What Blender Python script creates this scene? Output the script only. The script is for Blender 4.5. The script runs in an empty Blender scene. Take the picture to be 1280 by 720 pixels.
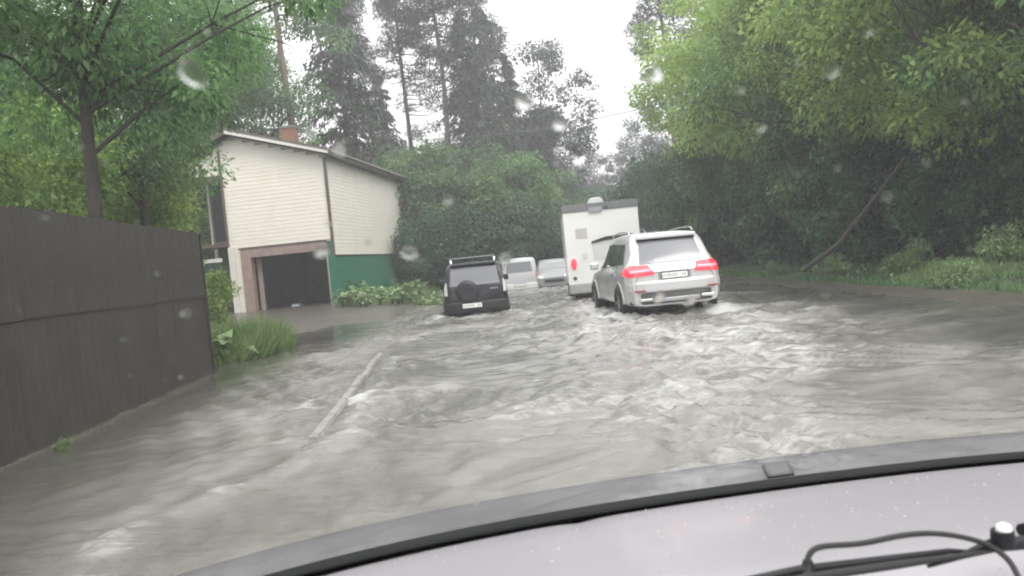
import bpy, bmesh, math, random
import numpy as np
from mathutils import Vector, Matrix
from mathutils.bvhtree import BVHTree
random.seed(7)
RNG = np.random.default_rng(11)
SC = bpy.context.scene
C = SC.collection
R = math.radians

# ---------------------------------------------------------------- camera
EYE = Vector((0, 0, 1.4))
F = 1000.0
ROLL, PITCH = R(5.5), R(2.0)
_r = Vector((math.cos(ROLL), 0, -math.sin(ROLL)))
_f0 = Vector((0, math.cos(PITCH), -math.sin(PITCH)))
_u0 = Vector((0, math.sin(PITCH), math.cos(PITCH)))
RIGHT = math.cos(ROLL) * Vector((1, 0, 0)) - math.sin(ROLL) * _u0
UP = math.sin(ROLL) * Vector((1, 0, 0)) + math.cos(ROLL) * _u0
FWD = _f0
cam = bpy.data.cameras.new('camera')
cam.sensor_width = 36
cam.lens = 36 * F / 1280
cam.clip_start = 0.05
cam.clip_end = 2000
cam.dof.use_dof = True
cam.dof.focus_distance = 17
cam.dof.aperture_fstop = 8
co = bpy.data.objects.new('camera', cam)
C.objects.link(co)
M = Matrix((RIGHT, UP, -FWD)).transposed().to_4x4()
M.translation = EYE
co.matrix_world = M
SC.camera = co

# ---------------------------------------------------------------- sky, sun, exposure
SUN_EL, SUN_AZ = R(50), R(142)
w = bpy.data.worlds.new('World')
SC.world = w
w.use_nodes = True
nt = w.node_tree
nt.nodes.clear()
out = nt.nodes.new('ShaderNodeOutputWorld')
bg = nt.nodes.new('ShaderNodeBackground')
sky = nt.nodes.new('ShaderNodeTexSky')
sky.sky_type = 'NISHITA'
sky.sun_disc = False
sky.sun_elevation = SUN_EL
sky.sun_rotation = SUN_AZ
sky.air_density = 1.0
sky.dust_density = 4.0
sky.altitude = 200
# an overcast layer: grey white cloud, brighter towards the zenith (CIE overcast sky)
tc = nt.nodes.new('ShaderNodeTexCoord')
sp = nt.nodes.new('ShaderNodeSeparateXYZ')
mr = nt.nodes.new('ShaderNodeMapRange')
mr.inputs['From Min'].default_value = 0.0
mr.inputs['From Max'].default_value = 1.0
mr.inputs['To Min'].default_value = 9.6
mr.inputs['To Max'].default_value = 23.0
nz = nt.nodes.new('ShaderNodeTexNoise')
nz.inputs['Scale'].default_value = 2.2
nz.inputs['Detail'].default_value = 4
mr2 = nt.nodes.new('ShaderNodeMapRange')
mr2.inputs['From Min'].default_value = 0.3
mr2.inputs['From Max'].default_value = 0.7
mr2.inputs['To Min'].default_value = 0.93
mr2.inputs['To Max'].default_value = 1.07
mul = nt.nodes.new('ShaderNodeMath')
mul.operation = 'MULTIPLY'
cc = nt.nodes.new('ShaderNodeCombineColor')
for i in range(3):
    nt.links.new(mul.outputs[0], cc.inputs[i])
mix = nt.nodes.new('ShaderNodeMix')
mix.data_type = 'RGBA'
mix.inputs['Factor'].default_value = 0.94
nt.links.new(tc.outputs['Generated'], sp.inputs[0])
nt.links.new(tc.outputs['Generated'], nz.inputs['Vector'])
nt.links.new(sp.outputs['Z'], mr.inputs['Value'])
nt.links.new(nz.outputs['Fac'], mr2.inputs['Value'])
nt.links.new(mr.outputs[0], mul.inputs[0])
nt.links.new(mr2.outputs[0], mul.inputs[1])
nt.links.new(sky.outputs[0], mix.inputs['A'])
nt.links.new(cc.outputs[0], mix.inputs['B'])
nt.links.new(mix.outputs['Result'], bg.inputs['Color'])
bg.inputs['Strength'].default_value = 0.1
nt.links.new(bg.outputs[0], out.inputs['Surface'])
sl = bpy.data.lights.new('sun', 'SUN')
sl.energy = 1.4
sl.angle = R(25)
sl.color = (1.0, 0.97, 0.92)
so = bpy.data.objects.new('sun', sl)
C.objects.link(so)
sd = Vector((math.sin(SUN_AZ) * math.cos(SUN_EL), math.cos(SUN_AZ) * math.cos(SUN_EL), math.sin(SUN_EL)))
so.rotation_euler = (-sd).to_track_quat('-Z', 'Y').to_euler()
SC.view_settings.view_transform = 'Standard'
SC.view_settings.look = 'None'
SC.view_settings.exposure = 0.58
SC.view_settings.gamma = 1
SC.view_settings.use_curve_mapping = False
cy = SC.cycles
cy.max_bounces = 7
cy.diffuse_bounces = 4
cy.glossy_bounces = 3
cy.transmission_bounces = 4
cy.volume_bounces = 2
cy.transparent_max_bounces = 6
cy.use_denoising = True
cy.filter_width = 2.0
cy.caustics_reflective = False
cy.caustics_refractive = False

# ---------------------------------------------------------------- helpers
def at(px, py, d):
    """a pixel of the photograph at a depth, as a point of the place"""
    v = FWD + RIGHT * ((px - 640) / F) + UP * ((360 - py) / F)
    return EYE + v * (d / v.y)

def mat(name, col, rough=0.6, spec=0.5, metal=0.0, var=0.0, vscale=3.0, bump=0.0, bscale=20.0, col2=None, coat=0.0, emit=None, es=0.0, stretch=None):
    m = bpy.data.materials.new(name)
    m.use_nodes = True
    n = m.node_tree
    p = n.nodes['Principled BSDF']
    p.inputs['Base Color'].default_value = (*col, 1)
    p.inputs['Roughness'].default_value = rough
    p.inputs['Specular IOR Level'].default_value = spec
    p.inputs['Metallic'].default_value = metal
    p.inputs['Coat Weight'].default_value = coat
    p.inputs['Coat Roughness'].default_value = 0.06
    if emit:
        p.inputs['Emission Color'].default_value = (*emit, 1)
        p.inputs['Emission Strength'].default_value = es
    tcn = n.nodes.new('ShaderNodeTexCoord')
    vec = tcn.outputs['Object']
    if stretch:
        mp = n.nodes.new('ShaderNodeMapping')
        mp.inputs['Scale'].default_value = stretch
        n.links.new(vec, mp.inputs['Vector'])
        vec = mp.outputs[0]
    if var > 0 or col2:
        c2 = col2 or tuple(max(0, c * (1 - var)) for c in col)
        t = n.nodes.new('ShaderNodeTexNoise')
        t.inputs['Scale'].default_value = vscale
        t.inputs['Detail'].default_value = 6
        t.inputs['Roughness'].default_value = 0.65
        r = n.nodes.new('ShaderNodeMapRange')
        r.inputs['From Min'].default_value = 0.35
        r.inputs['From Max'].default_value = 0.65
        x = n.nodes.new('ShaderNodeMix')
        x.data_type = 'RGBA'
        x.inputs['A'].default_value = (*col, 1)
        x.inputs['B'].default_value = (*c2, 1)
        n.links.new(vec, t.inputs['Vector'])
        n.links.new(t.outputs['Fac'], r.inputs['Value'])
        n.links.new(r.outputs[0], x.inputs['Factor'])
        n.links.new(x.outputs['Result'], p.inputs['Base Color'])
    if bump > 0:
        t = n.nodes.new('ShaderNodeTexNoise')
        t.inputs['Scale'].default_value = bscale
        t.inputs['Detail'].default_value = 5
        b = n.nodes.new('ShaderNodeBump')
        b.inputs['Strength'].default_value = bump
        b.inputs['Distance'].default_value = 0.02
        n.links.new(vec, t.inputs['Vector'])
        n.links.new(t.outputs['Fac'], b.inputs['Height'])
        n.links.new(b.outputs[0], p.inputs['Normal'])
    return m

def leafmat(name, dark, light, trans=0.35, rough=0.5):
    m = bpy.data.materials.new(name)
    m.use_nodes = True
    n = m.node_tree
    n.nodes.clear()
    o = n.nodes.new('ShaderNodeOutputMaterial')
    a = n.nodes.new('ShaderNodeAttribute')
    a.attribute_name = 'tint'
    x = n.nodes.new('ShaderNodeMix')
    x.data_type = 'RGBA'
    x.inputs['A'].default_value = (*dark, 1)
    x.inputs['B'].default_value = (*light, 1)
    oi = n.nodes.new('ShaderNodeObjectInfo')
    hs = n.nodes.new('ShaderNodeHueSaturation')
    mv = n.nodes.new('ShaderNodeMapRange')
    mv.inputs['To Min'].default_value = 0.8
    mv.inputs['To Max'].default_value = 1.2
    n.links.new(oi.outputs['Random'], mv.inputs['Value'])
    n.links.new(mv.outputs[0], hs.inputs['Value'])
    n.links.new(a.outputs['Fac'], x.inputs['Factor'])
    n.links.new(x.outputs['Result'], hs.inputs['Color'])
    p = n.nodes.new('ShaderNodeBsdfPrincipled')
    p.inputs['Roughness'].default_value = rough
    p.inputs['Specular IOR Level'].default_value = 0.35
    t = n.nodes.new('ShaderNodeBsdfTranslucent')
    ms = n.nodes.new('ShaderNodeMixShader')
    ms.inputs[0].default_value = trans
    n.links.new(hs.outputs[0], p.inputs['Base Color'])
    n.links.new(hs.outputs[0], t.inputs['Color'])
    n.links.new(p.outputs[0], ms.inputs[1])
    n.links.new(t.outputs[0], ms.inputs[2])
    n.links.new(ms.outputs[0], o.inputs['Surface'])
    return m

class MB:
    def __init__(s):
        s.v, s.f = [], []
    def quad(s, a, b, c, d):
        i = len(s.v)
        s.v += [tuple(a), tuple(b), tuple(c), tuple(d)]
        s.f.append((i, i + 1, i + 2, i + 3))
        return s
    def box(s, x0, x1, y0, y1, z0, z1):
        i = len(s.v)
        s.v += [(x, y, z) for z in (z0, z1) for y in (y0, y1) for x in (x0, x1)]
        for q in ((0, 2, 3, 1), (4, 5, 7, 6), (0, 1, 5, 4), (2, 6, 7, 3), (0, 4, 6, 2), (1, 3, 7, 5)):
            s.f.append(tuple(i + k for k in q))
        return s
    def prism(s, poly, axis, a, b):
        """poly: 2D points; axis the extrusion axis; a..b its range"""
        i, n = len(s.v), len(poly)
        for t in (a, b):
            for (p, q) in poly:
                s.v.append({'x': (t, p, q), 'y': (p, t, q), 'z': (p, q, t)}[axis])
        s.f.append(tuple(range(i, i + n)))
        s.f.append(tuple(range(i + 2 * n - 1, i + n - 1, -1)))
        for k in range(n):
            j = (k + 1) % n
            s.f.append((i + j, i + k, i + n + k, i + n + j))
        return s
    def tube(s, pts, rad, n=8, cap=True):
        pts = [Vector(p) for p in pts]
        rad = rad if hasattr(rad, '__len__') else [rad] * len(pts)
        i = len(s.v)
        prev = None
        for k, p in enumerate(pts):
            d = (pts[min(k + 1, len(pts) - 1)] - pts[max(k - 1, 0)]).normalized()
            if prev is None:
                up = Vector((0, 0, 1)) if abs(d.z) < 0.9 else Vector((1, 0, 0))
                a = d.cross(up).normalized()
            else:
                a = (prev - d * prev.dot(d)).normalized()
            prev = a
            b = d.cross(a)
            for q in range(n):
                t = 2 * math.pi * q / n
                s.v.append(tuple(p + (a * math.cos(t) + b * math.sin(t)) * rad[k]))
        for k in range(len(pts) - 1):
            for q in range(n):
                r = (q + 1) % n
                s.f.append((i + k * n + q, i + k * n + r, i + (k + 1) * n + r, i + (k + 1) * n + q))
        if cap:
            s.f.append(tuple(i + q for q in reversed(range(n))))
            s.f.append(tuple(i + (len(pts) - 1) * n + q for q in range(n)))
        return s
    def lathe(s, prof, axis='x', n=24, c=(0, 0, 0)):
        """prof: (along axis, radius)"""
        i, m = len(s.v), len(prof)
        for q in range(n):
            t = 2 * math.pi * q / n
            for (a, r) in prof:
                u, v = r * math.cos(t), r * math.sin(t)
                p = {'x': (a, u, v), 'y': (u, a, v), 'z': (u, v, a)}[axis]
                s.v.append((p[0] + c[0], p[1] + c[1], p[2] + c[2]))
        for q in range(n):
            r = (q + 1) % n
            for k in range(m - 1):
                s.f.append((i + q * m + k, i + r * m + k, i + r * m + k + 1, i + q * m + k + 1))
        return s
    def mesh(s, name, m, smooth=None):
        me = bpy.data.meshes.new(name)
        me.from_pydata(s.v, [], s.f)
        bm = bmesh.new()
        bm.from_mesh(me)
        bmesh.ops.recalc_face_normals(bm, faces=bm.faces)
        bm.to_mesh(me)
        bm.free()
        if m:
            me.materials.append(m)
        if smooth:
            me.shade_smooth()
            me.set_sharp_from_angle(angle=R(smooth))
        return me
    def build(s, name, m, parent=None, smooth=None, bevel=0):
        o = bpy.data.objects.new(name, s.mesh(name, m, smooth))
        C.objects.link(o)
        if parent is not None:
            o.parent = parent
        if bevel:
            b = o.modifiers.new('bevel', 'BEVEL')
            b.width = bevel
            b.segments = 2
            b.limit_method = 'ANGLE'
        return o

def npmesh(name, verts, faces, m, tint=None, smooth=False):
    """verts (n,3), faces (k,4)"""
    me = bpy.data.meshes.new(name)
    nv, nf, k = len(verts), len(faces), faces.shape[1]
    me.vertices.add(nv)
    me.vertices.foreach_set('co', np.ascontiguousarray(verts, np.float32).ravel())
    me.loops.add(nf * k)
    me.loops.foreach_set('vertex_index', np.ascontiguousarray(faces, np.int32).ravel())
    me.polygons.add(nf)
    me.polygons.foreach_set('loop_start', np.arange(0, nf * k, k, dtype=np.int32))
    me.polygons.foreach_set('loop_total', np.full(nf, k, np.int32))
    me.update(calc_edges=True)
    me.validate()
    if tint is not None:
        a = me.attributes.new('tint', 'FLOAT', 'FACE' if len(tint) == nf else 'POINT')
        a.data.foreach_set('value', np.ascontiguousarray(tint, np.float32))
    me.materials.append(m)
    if smooth:
        me.shade_smooth()
    return me

def mobj(name, me, parent=None, loc=None):
    o = bpy.data.objects.new(name, me)
    C.objects.link(o)
    if parent is not None:
        o.parent = parent
    if loc is not None:
        o.location = loc
    return o

def tag(o, label, cat, group=None, kind=None):
    o['label'] = label
    o['category'] = cat
    if group:
        o['group'] = group
    if kind:
        o['kind'] = kind
    return o

def thing(name, label, cat, loc=(0, 0, 0), rz=0, group=None):
    o = bpy.data.objects.new(name, None)
    o.empty_display_size = 0.3
    C.objects.link(o)
    o.location = loc
    o.rotation_euler = (0, 0, rz)
    return tag(o, label, cat, group)

def struct(o):
    o['kind'] = 'structure'
    return o

def dup(root, loc, rz=0, sc=1.0, label=None, group=None, cat=None, squash=1.0):
    r = root.copy()
    C.objects.link(r)
    r.location = loc
    r.rotation_euler = (0, 0, rz)
    r.scale = (sc, sc, sc * squash)
    if label:
        r['label'] = label
    if group:
        r['group'] = group
    if cat:
        r['category'] = cat
    for ch in list(root.children):
        c = ch.copy()
        C.objects.link(c)
        c.parent = r
        for g in ch.children:
            d = g.copy()
            C.objects.link(d)
            d.parent = c
    return r

def fftfield(n, size, lmin, lmax, power, aniso=1.0, seed=1, ang=0.0):
    """periodic random height field, rms 1"""
    r = np.random.default_rng(seed)
    k = np.fft.fftfreq(n, size / n)
    kx, ky = np.meshgrid(k, k, indexing='ij')
    rx = kx * math.cos(ang) + ky * math.sin(ang)
    ry = -kx * math.sin(ang) + ky * math.cos(ang)
    kk = np.sqrt(kx ** 2 + ky ** 2) + 1e-9
    band = 1 / (1 + np.exp(-(kk - 1 / lmax) * lmax * 4)) / (1 + np.exp((kk - 1 / lmin) * lmin * 4))
    dirw = np.exp(-(aniso - 1) * (rx / kk) ** 2)
    amp = band * kk ** (-power) * dirw
    amp[0, 0] = 0
    h = np.fft.ifft2(np.fft.fft2(r.standard_normal((n, n))) * amp).real
    return h / h.std()

def sample(field, size, x, y):
    n = field.shape[0]
    u, v = (x / size * n) % n, (y / size * n) % n
    i, j = np.floor(u).astype(int) % n, np.floor(v).astype(int) % n
    a, b = u - np.floor(u), v - np.floor(v)
    i1, j1 = (i + 1) % n, (j + 1) % n
    return (field[i, j] * (1 - a) * (1 - b) + field[i1, j] * a * (1 - b) + field[i, j1] * (1 - a) * b + field[i1, j1] * a * b)

def sstep(a, b, x):
    t = np.clip((x - a) / (b - a), 0, 1)
    return t * t * (3 - 2 * t)

# the road runs a little left of the camera's axis
HEAD = R(-3.5)
def roadx(y):           # left edge of the carriageway (the kerb line)
    return -1.78 - 0.072 * (y - 6)

# ---------------------------------------------------------------- ground
def bend(y):
    return 0.009 * np.clip(y - 28, 0, 60) ** 2

def ground_z(x, y):
    x, y = np.asarray(x, float), np.asarray(y, float)
    n = (np.sin(x * 1.3 + y * .7) + np.sin(y * 1.9 - x * .6) + np.sin(x * 3.1 + 1.3) * np.sin(y * 2.3)) / 3
    L = -1.78 - 0.072 * (y - 6) + bend(y)
    RR = 7.75 - 0.03 * (y - 12) + bend(y)
    bed = -0.26 + 0.15 * np.clip((x - L - 1) / 4.5, 0, 1)
    left = -0.09 + 0.29 * sstep(17, 33, y) + n * 0.02 + 0.12 * sstep(-5.3, -6.5, x) * sstep(9, 20, y) + 0.1 * sstep(30, 45, y)
    right = 0.05 + 0.10 * sstep(0, .12, x - RR - 1.6) + 0.25 * sstep(1.8, 5, x - RR) + 3.6 * sstep(4.5, 24, x - RR) + n * 0.02
    z = np.where(x < L, bed + (left - bed) * sstep(0, .5, L - x), bed)
    z = np.where(x > RR - .8, bed + (right - bed) * sstep(RR - .8, RR + .1, x), z)
    return z

def axis_pts(lo, hi, fine_lo, fine_hi, step, grow=1.25):
    p = list(np.arange(fine_lo, fine_hi, step))
    s, x = step, fine_hi
    while x < hi:
        p.append(x); s *= grow; x += s
    p.append(hi)
    s, x = step, fine_lo - step
    q = []
    while x > lo:
        q.append(x); s *= grow; x -= s
    q.append(lo)
    return np.array(q[::-1] + p)

def grid_mesh(name, X, Y, Z, m, attrs=None, smooth=True):
    nx, ny = X.shape
    V = np.stack([X, Y, Z], -1).reshape(-1, 3)
    i = np.arange((nx - 1) * ny).reshape(nx - 1, ny)[:, :-1].ravel()
    Fq = np.stack([i, i + ny, i + ny + 1, i + 1], 1)
    me = npmesh(name, V, Fq, m, smooth=smooth)
    for k, a in (attrs or {}).items():
        at_ = me.attributes.new(k, 'FLOAT', 'POINT')
        at_.data.foreach_set('value', a.astype(np.float32).ravel())
    return me

mudm = mat('wet mud', (0.10, 0.088, 0.076), rough=0.3, col2=(0.06, 0.053, 0.046), vscale=2.5, bump=0.6, bscale=9)
gx = axis_pts(-700, 700, -14, 30, .35)
gy = axis_pts(-60, 900, 0, 60, .4)
GX, GY = np.meshgrid(gx, gy, indexing='ij')
struct(mobj('ground', grid_mesh('ground', GX, GY, ground_z(GX, GY), mudm)))

# ---------------------------------------------------------------- flood water
def water_material():
    m = bpy.data.materials.new('muddy flood water')
    m.use_nodes = True
    n = m.node_tree
    p = n.nodes['Principled BSDF']
    tcn = n.nodes.new('ShaderNodeTexCoord')
    def noise(scale, detail=5, stretch=(1, 1, 1), rough=.6, dist=0):
        mp = n.nodes.new('ShaderNodeMapping'); mp.inputs['Scale'].default_value = stretch
        t = n.nodes.new('ShaderNodeTexNoise'); t.inputs['Scale'].default_value = scale
        t.inputs['Detail'].default_value = detail; t.inputs['Roughness'].default_value = rough
        t.inputs['Distortion'].default_value = dist
        n.links.new(tcn.outputs['Object'], mp.inputs['Vector']); n.links.new(mp.outputs[0], t.inputs['Vector'])
        return t.outputs['Fac']
    def rng(s, a, b, c=0., d=1.):
        r = n.nodes.new('ShaderNodeMapRange')
        for k, v in zip(('From Min', 'From Max', 'To Min', 'To Max'), (a, b, c, d)): r.inputs[k].default_value = v
        n.links.new(s, r.inputs['Value']); return r.outputs[0]
    def math_(op, a, b):
        r = n.nodes.new('ShaderNodeMath'); r.operation = op; r.use_clamp = False
        for k, v in enumerate((a, b)):
            if isinstance(v, (int, float)): r.inputs[k].default_value = v
            else: n.links.new(v, r.inputs[k])
        return r.outputs[0]
    def mixc(f, a, b):
        x = n.nodes.new('ShaderNodeMix'); x.data_type = 'RGBA'
        n.links.new(f, x.inputs['Factor'])
        for k, v in (('A', a), ('B', b)):
            if isinstance(v, tuple): x.inputs[k].default_value = (*v, 1)
            else: n.links.new(v, x.inputs[k])
        return x.outputs['Result']
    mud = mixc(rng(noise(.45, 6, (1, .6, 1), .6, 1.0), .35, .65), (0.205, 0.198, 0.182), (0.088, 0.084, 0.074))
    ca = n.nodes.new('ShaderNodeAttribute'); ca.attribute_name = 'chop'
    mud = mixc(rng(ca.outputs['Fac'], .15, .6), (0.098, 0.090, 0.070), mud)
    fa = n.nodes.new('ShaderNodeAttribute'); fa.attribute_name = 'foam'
    mud = mixc(rng(fa.outputs['Fac'], -.30, .12), (0.062, 0.062, 0.057), mud)  # negative foam values paint dark reflections into the mud colour
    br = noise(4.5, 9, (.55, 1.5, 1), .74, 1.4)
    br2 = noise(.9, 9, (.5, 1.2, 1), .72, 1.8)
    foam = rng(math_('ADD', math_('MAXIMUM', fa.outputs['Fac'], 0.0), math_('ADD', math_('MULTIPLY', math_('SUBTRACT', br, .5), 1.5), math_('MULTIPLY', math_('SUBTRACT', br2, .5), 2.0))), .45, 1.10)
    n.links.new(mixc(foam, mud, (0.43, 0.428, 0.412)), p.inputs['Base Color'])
    n.links.new(rng(foam, 0, 1, .02, .16), p.inputs['Roughness'])
    p.inputs['IOR'].default_value = 1.36
    b1 = n.nodes.new('ShaderNodeBump'); b1.inputs['Strength'].default_value = .7; b1.inputs['Distance'].default_value = .022; n.links.new(rng(ca.outputs['Fac'], .12, .8, .10, .9), b1.inputs['Strength'])
    n.links.new(noise(5, 8, (.6, 1.5, 1), .68, 1.2), b1.inputs['Height'])
    b2 = n.nodes.new('ShaderNodeBump'); b2.inputs['Strength'].default_value = .3; b2.inputs['Distance'].default_value = .003
    n.links.new(noise(30, 4, (.7, 1.4, 1)), b2.inputs['Height']); n.links.new(b1.outputs[0], b2.inputs['Normal'])
    n.links.new(b2.outputs[0], p.inputs['Normal'])
    return m

ys = [1.2]
while ys[-1] < 150:
    ys.append(ys[-1] + max(.045, ys[-1] * .0062))
wy = np.array(ys)
wx = np.arange(-9.5, 13.5, .055)
WX, WY = np.meshgrid(wx, wy, indexing='ij')
T = 26.0
fA = fftfield(640, T, .45, 3.2, 1.9, 2.6, 3, R(8))
fB = fftfield(640, T, .16, .8, 1.5, 1.8, 5, R(-12))
fC = fftfield(640, T, 2.5, 9, 1.0, 1.0, 9)
wX = WX + .35 * sample(fC, T, WX, WY) ; wY = WY + .35 * sample(fC, T, WX + 9, WY + 4)
hA, hB = sample(fA, T, wX, wY), sample(fB, T, wX * 1.1 + 3, wY)
patch_ = sstep(-1.2, 1.3, sample(fC, T, WX * .7 + 5, WY * .7))
Lk = -1.78 - .072 * (WY - 6)
calm_left = sstep(-2.6, -.5, WX - Lk)              # sheltered between fence and kerb
calm_left = np.where(WY < 15, calm_left, sstep(-1.5, .5, WX - Lk))
calm_right = 1 - .55 * sstep(4.8, 7.5, WX - bend(WY))
A = (.17 + .83 * calm_left) * calm_right * (.62 + .6 * patch_)
A *= np.clip(1.25 - WY / 90, .35, 1)
crest = np.sign(hA) * np.abs(hA) ** 1.25
h = A * (.017 * crest + .0165 * (hB - .25 * (1 - np.exp(-np.abs(hB))) ))
h = h - .02 * np.exp(-((WX - Lk) / .14) ** 2) * sstep(6, 7, WY) * (1 - sstep(13.4, 14.5, WY))
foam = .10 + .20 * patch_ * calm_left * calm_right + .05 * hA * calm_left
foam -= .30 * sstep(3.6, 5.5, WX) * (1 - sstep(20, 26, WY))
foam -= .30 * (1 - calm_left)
def band(x0, y0, x1, y1, w_, amp_h, amp_f, wob=.12):
    global h, foam
    dx, dy = x1 - x0, y1 - y0
    Ln = math.hypot(dx, dy)
    t = ((WX - x0) * dx + (WY - y0) * dy) / Ln ** 2
    d = ((WX - x0) * dy - (WY - y0) * dx) / Ln + wob * sample(fA, T, WX * .8, WY * .8)
    e = sstep(-.08, .05, t) * (1 - sstep(.9, 1.08, t))
    g = np.exp(-(d / w_) ** 2) * e
    h = h + amp_h * g
    foam = foam + amp_f * g
# crest of the bow wave that runs from the fence side towards the car
q0, q1, q2 = at(60, 715, 4.0), at(250, 610, 5.3), at(350, 560, 6.8)
band(-2.35, 3.9, -2.05, 5.6, .16, .022, .42)
band(-2.05, 5.5, -1.75, 7.6, .16, .020, .36)
band(-2.75, 4.4, -2.45, 6.4, .10, .012, .28)
# water spilling over the kerb
band(-1.58, 6.9, -2.06, 13.7, .11, .014, .42, .06)
band(-1.25, 6.6, -1.7, 12.5, .22, .012, .22)
band(-2.16, 6.8, -2.66, 13.5, .08, .012, .25, .04)
# waves along the foot of the fence
band(-4.55, 6.0, -5.02, 13.6, .07, .015, .55, .03)
# trains of ripples leaving the kerb towards the fence
ph = ((WX + 1.8) * .9 + (WY - 9) * .45) * 2 * math.pi / .42 + 1.2 * sample(fC, T, WX, WY)
rp = np.sin(ph) * sstep(-4.9, -3.6, WX) * (1 - sstep(-2.6, -1.9, WX)) * sstep(4.5, 7, WY) * (1 - sstep(15, 18, WY))
h = h + .010 * rp
# wakes behind and beside the vehicles
for (cx, cyy, wd, ln, am) in ((2.25, 16.0, .55, 4.5, .45), (4.15, 16.0, .55, 4.0, .42), (3.2, 14.0, 1.6, 4.5, .30), (-1.1, 20.5, .9, 2.5, .35), (2.8, 23.0, 1.3, 2.5, .35), (2.3, 10.5, 1.3, 7.0, .34), (1.2, 5.5, 1.6, 3.0, .30), (4.2, 19, .5, 3.5, .3), (1.9, 20, .5, 4, .35)):
    g = np.exp(-((WX - cx) / wd) ** 2 - ((WY - cyy) / ln) ** 2)
    foam = foam + .8 * am * g * (.75 + .5 * patch_)
    h = h + .010 * g * hB + .004 * g * hA
# breaking crests around the far right, where the water runs off the bank
for (cx, cyy, wd, ln, am) in ((5.6, 14.5, 1.6, 1.2, .35), (5.3, 20.5, 1.8, 1.6, .35), (6.2, 12.0, 1.2, .8, .35)):
    g = np.exp(-((WX - cx) / wd) ** 2 - ((WY - cyy) / ln) ** 2)
    foam = foam + am * g * np.clip(hA, 0, 2)
    h = h + .009 * g * hA
# wakes trailing from the wheels, and spray rings at the tyres
for (xa, ya, xb, yb_, w_, ah, af) in ((2.1, 18.5, 1.1, 13.6, .22, .022, .35), (4.4, 17.5, 5.5, 13.2, .22, .022, .35), (-2.1, 22.6, -2.55, 19.3, .14, .014, .30), (-.15, 22.6, .45, 18.8, .16, .016, .32), (1.7, 25.5, 1.0, 21.5, .18, .016, .30)):
    band(xa, ya, xb, yb_, w_, ah, af, .10)
for (cx, cyy, rr_) in ((2.2, 16.5, .34), (4.15, 16.5, .34), (2.1, 19.7, .3), (-1.95, 22.0, .28), (-.3, 22.0, .28), (1.75, 25.2, .3)):
    g = np.exp(-((WX - cx) ** 2 + ((WY - cyy) * .7) ** 2) / rr_ ** 2)
    foam = foam + .9 * g; h = h + .03 * g * (1 + .8 * hB)
# dark tree reflections painted into the water colour, mostly by the right bank
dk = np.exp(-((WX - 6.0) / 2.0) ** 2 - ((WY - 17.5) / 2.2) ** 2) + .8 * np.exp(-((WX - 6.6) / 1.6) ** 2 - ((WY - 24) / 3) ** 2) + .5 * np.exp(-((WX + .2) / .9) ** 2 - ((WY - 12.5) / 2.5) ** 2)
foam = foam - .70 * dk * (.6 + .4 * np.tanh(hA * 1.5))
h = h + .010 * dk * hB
WXs = WX + bend(WY)
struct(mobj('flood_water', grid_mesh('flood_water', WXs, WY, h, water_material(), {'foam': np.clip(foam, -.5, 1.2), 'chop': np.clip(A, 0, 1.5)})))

# ---------------------------------------------------------------- exposed kerb in the water
kerbm = mat('wet kerb concrete', (0.30, 0.29, 0.27), rough=.4, col2=(.17, .16, .145), vscale=9, bump=.5, bscale=30)
k = thing('kerb', 'low concrete kerb just breaking the surface of the muddy water', 'kerb', (-1.84, 6.9, 0), -math.atan2(-.5, 6.6) if False else math.atan2(.5, 6.6))
kerbmesh = None
for i in range(7):
    if kerbmesh is None:
        b = MB(); b.prism([(-.045, -.25), (.05, -.25), (.05, .03), (.035, .062), (-.035, .066), (-.05, .04)], 'y', 0, .955)
        kerbmesh = b.mesh('kerbstone', kerbm)
    o = mobj('kerbstone', kerbmesh, k, (random.uniform(-.01, .01), i * .965, -.022 + random.uniform(-.010, .010)))
    o.rotation_euler = (random.uniform(-.006, .006), random.uniform(-.04, .04), random.uniform(-.008, .008))

# ---------------------------------------------------------------- near fence of profiled sheets
fencem = mat('brown coated steel', (0.034, 0.031, 0.029), rough=.5, spec=.3, col2=(0.052, 0.047, 0.043), vscale=1.6, bump=.08, bscale=5)
railm = mat('dark fence steel', (0.035, 0.03, 0.027), rough=.6, var=.3)
FX0, FY0, FX1, FY1 = -4.55, 6.0, -5.20, 13.55
fang = math.atan2(FX0 - FX1, FY1 - FY0)
fence = thing('metal_fence', 'tall dark brown profiled metal fence standing in the flood at left', 'fence', (FX1, FY1, 0), fang)
def ribbed(width, z0, z1, pitch=.20, depth=.0035, lean=0):
    """a sheet with ribs, along -y, its face towards +x"""
    v, f = [], []
    n = round(width / pitch)
    prof = []
    for i in range(n):
        y = -i * pitch
        prof += [(0, y), (0, y - pitch * .62), (depth, y - pitch * .70), (depth, y - pitch * .92)]
    prof.append((0, -width))
    b = MB()
    for (x, y) in prof:
        b.v += [(x, y, z0), (x, y, z1), (x - .0025, y, z0), (x - .0025, y, z1)]
    for i in range(len(prof) - 1):
        a, c = i * 4, i * 4 + 4
        b.f += [(a, c, c + 1, a + 1), (a + 2, a + 3, c + 3, c + 2), (a + 1, c + 1, c + 3, a + 3), (a, a + 2, c + 2, c)]
    b.f += [(0, 1, 3, 2), (len(prof) * 4 - 4, len(prof) * 4 - 2, len(prof) * 4 - 1, len(prof) * 4 - 3)]
    return b
lo_me = ribbed(1.2, -.28, 1.36).mesh('lower_sheet', fencem)
up_me = ribbed(1.2, 1.28, 2.36).mesh('upper_sheet', fencem)
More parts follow.
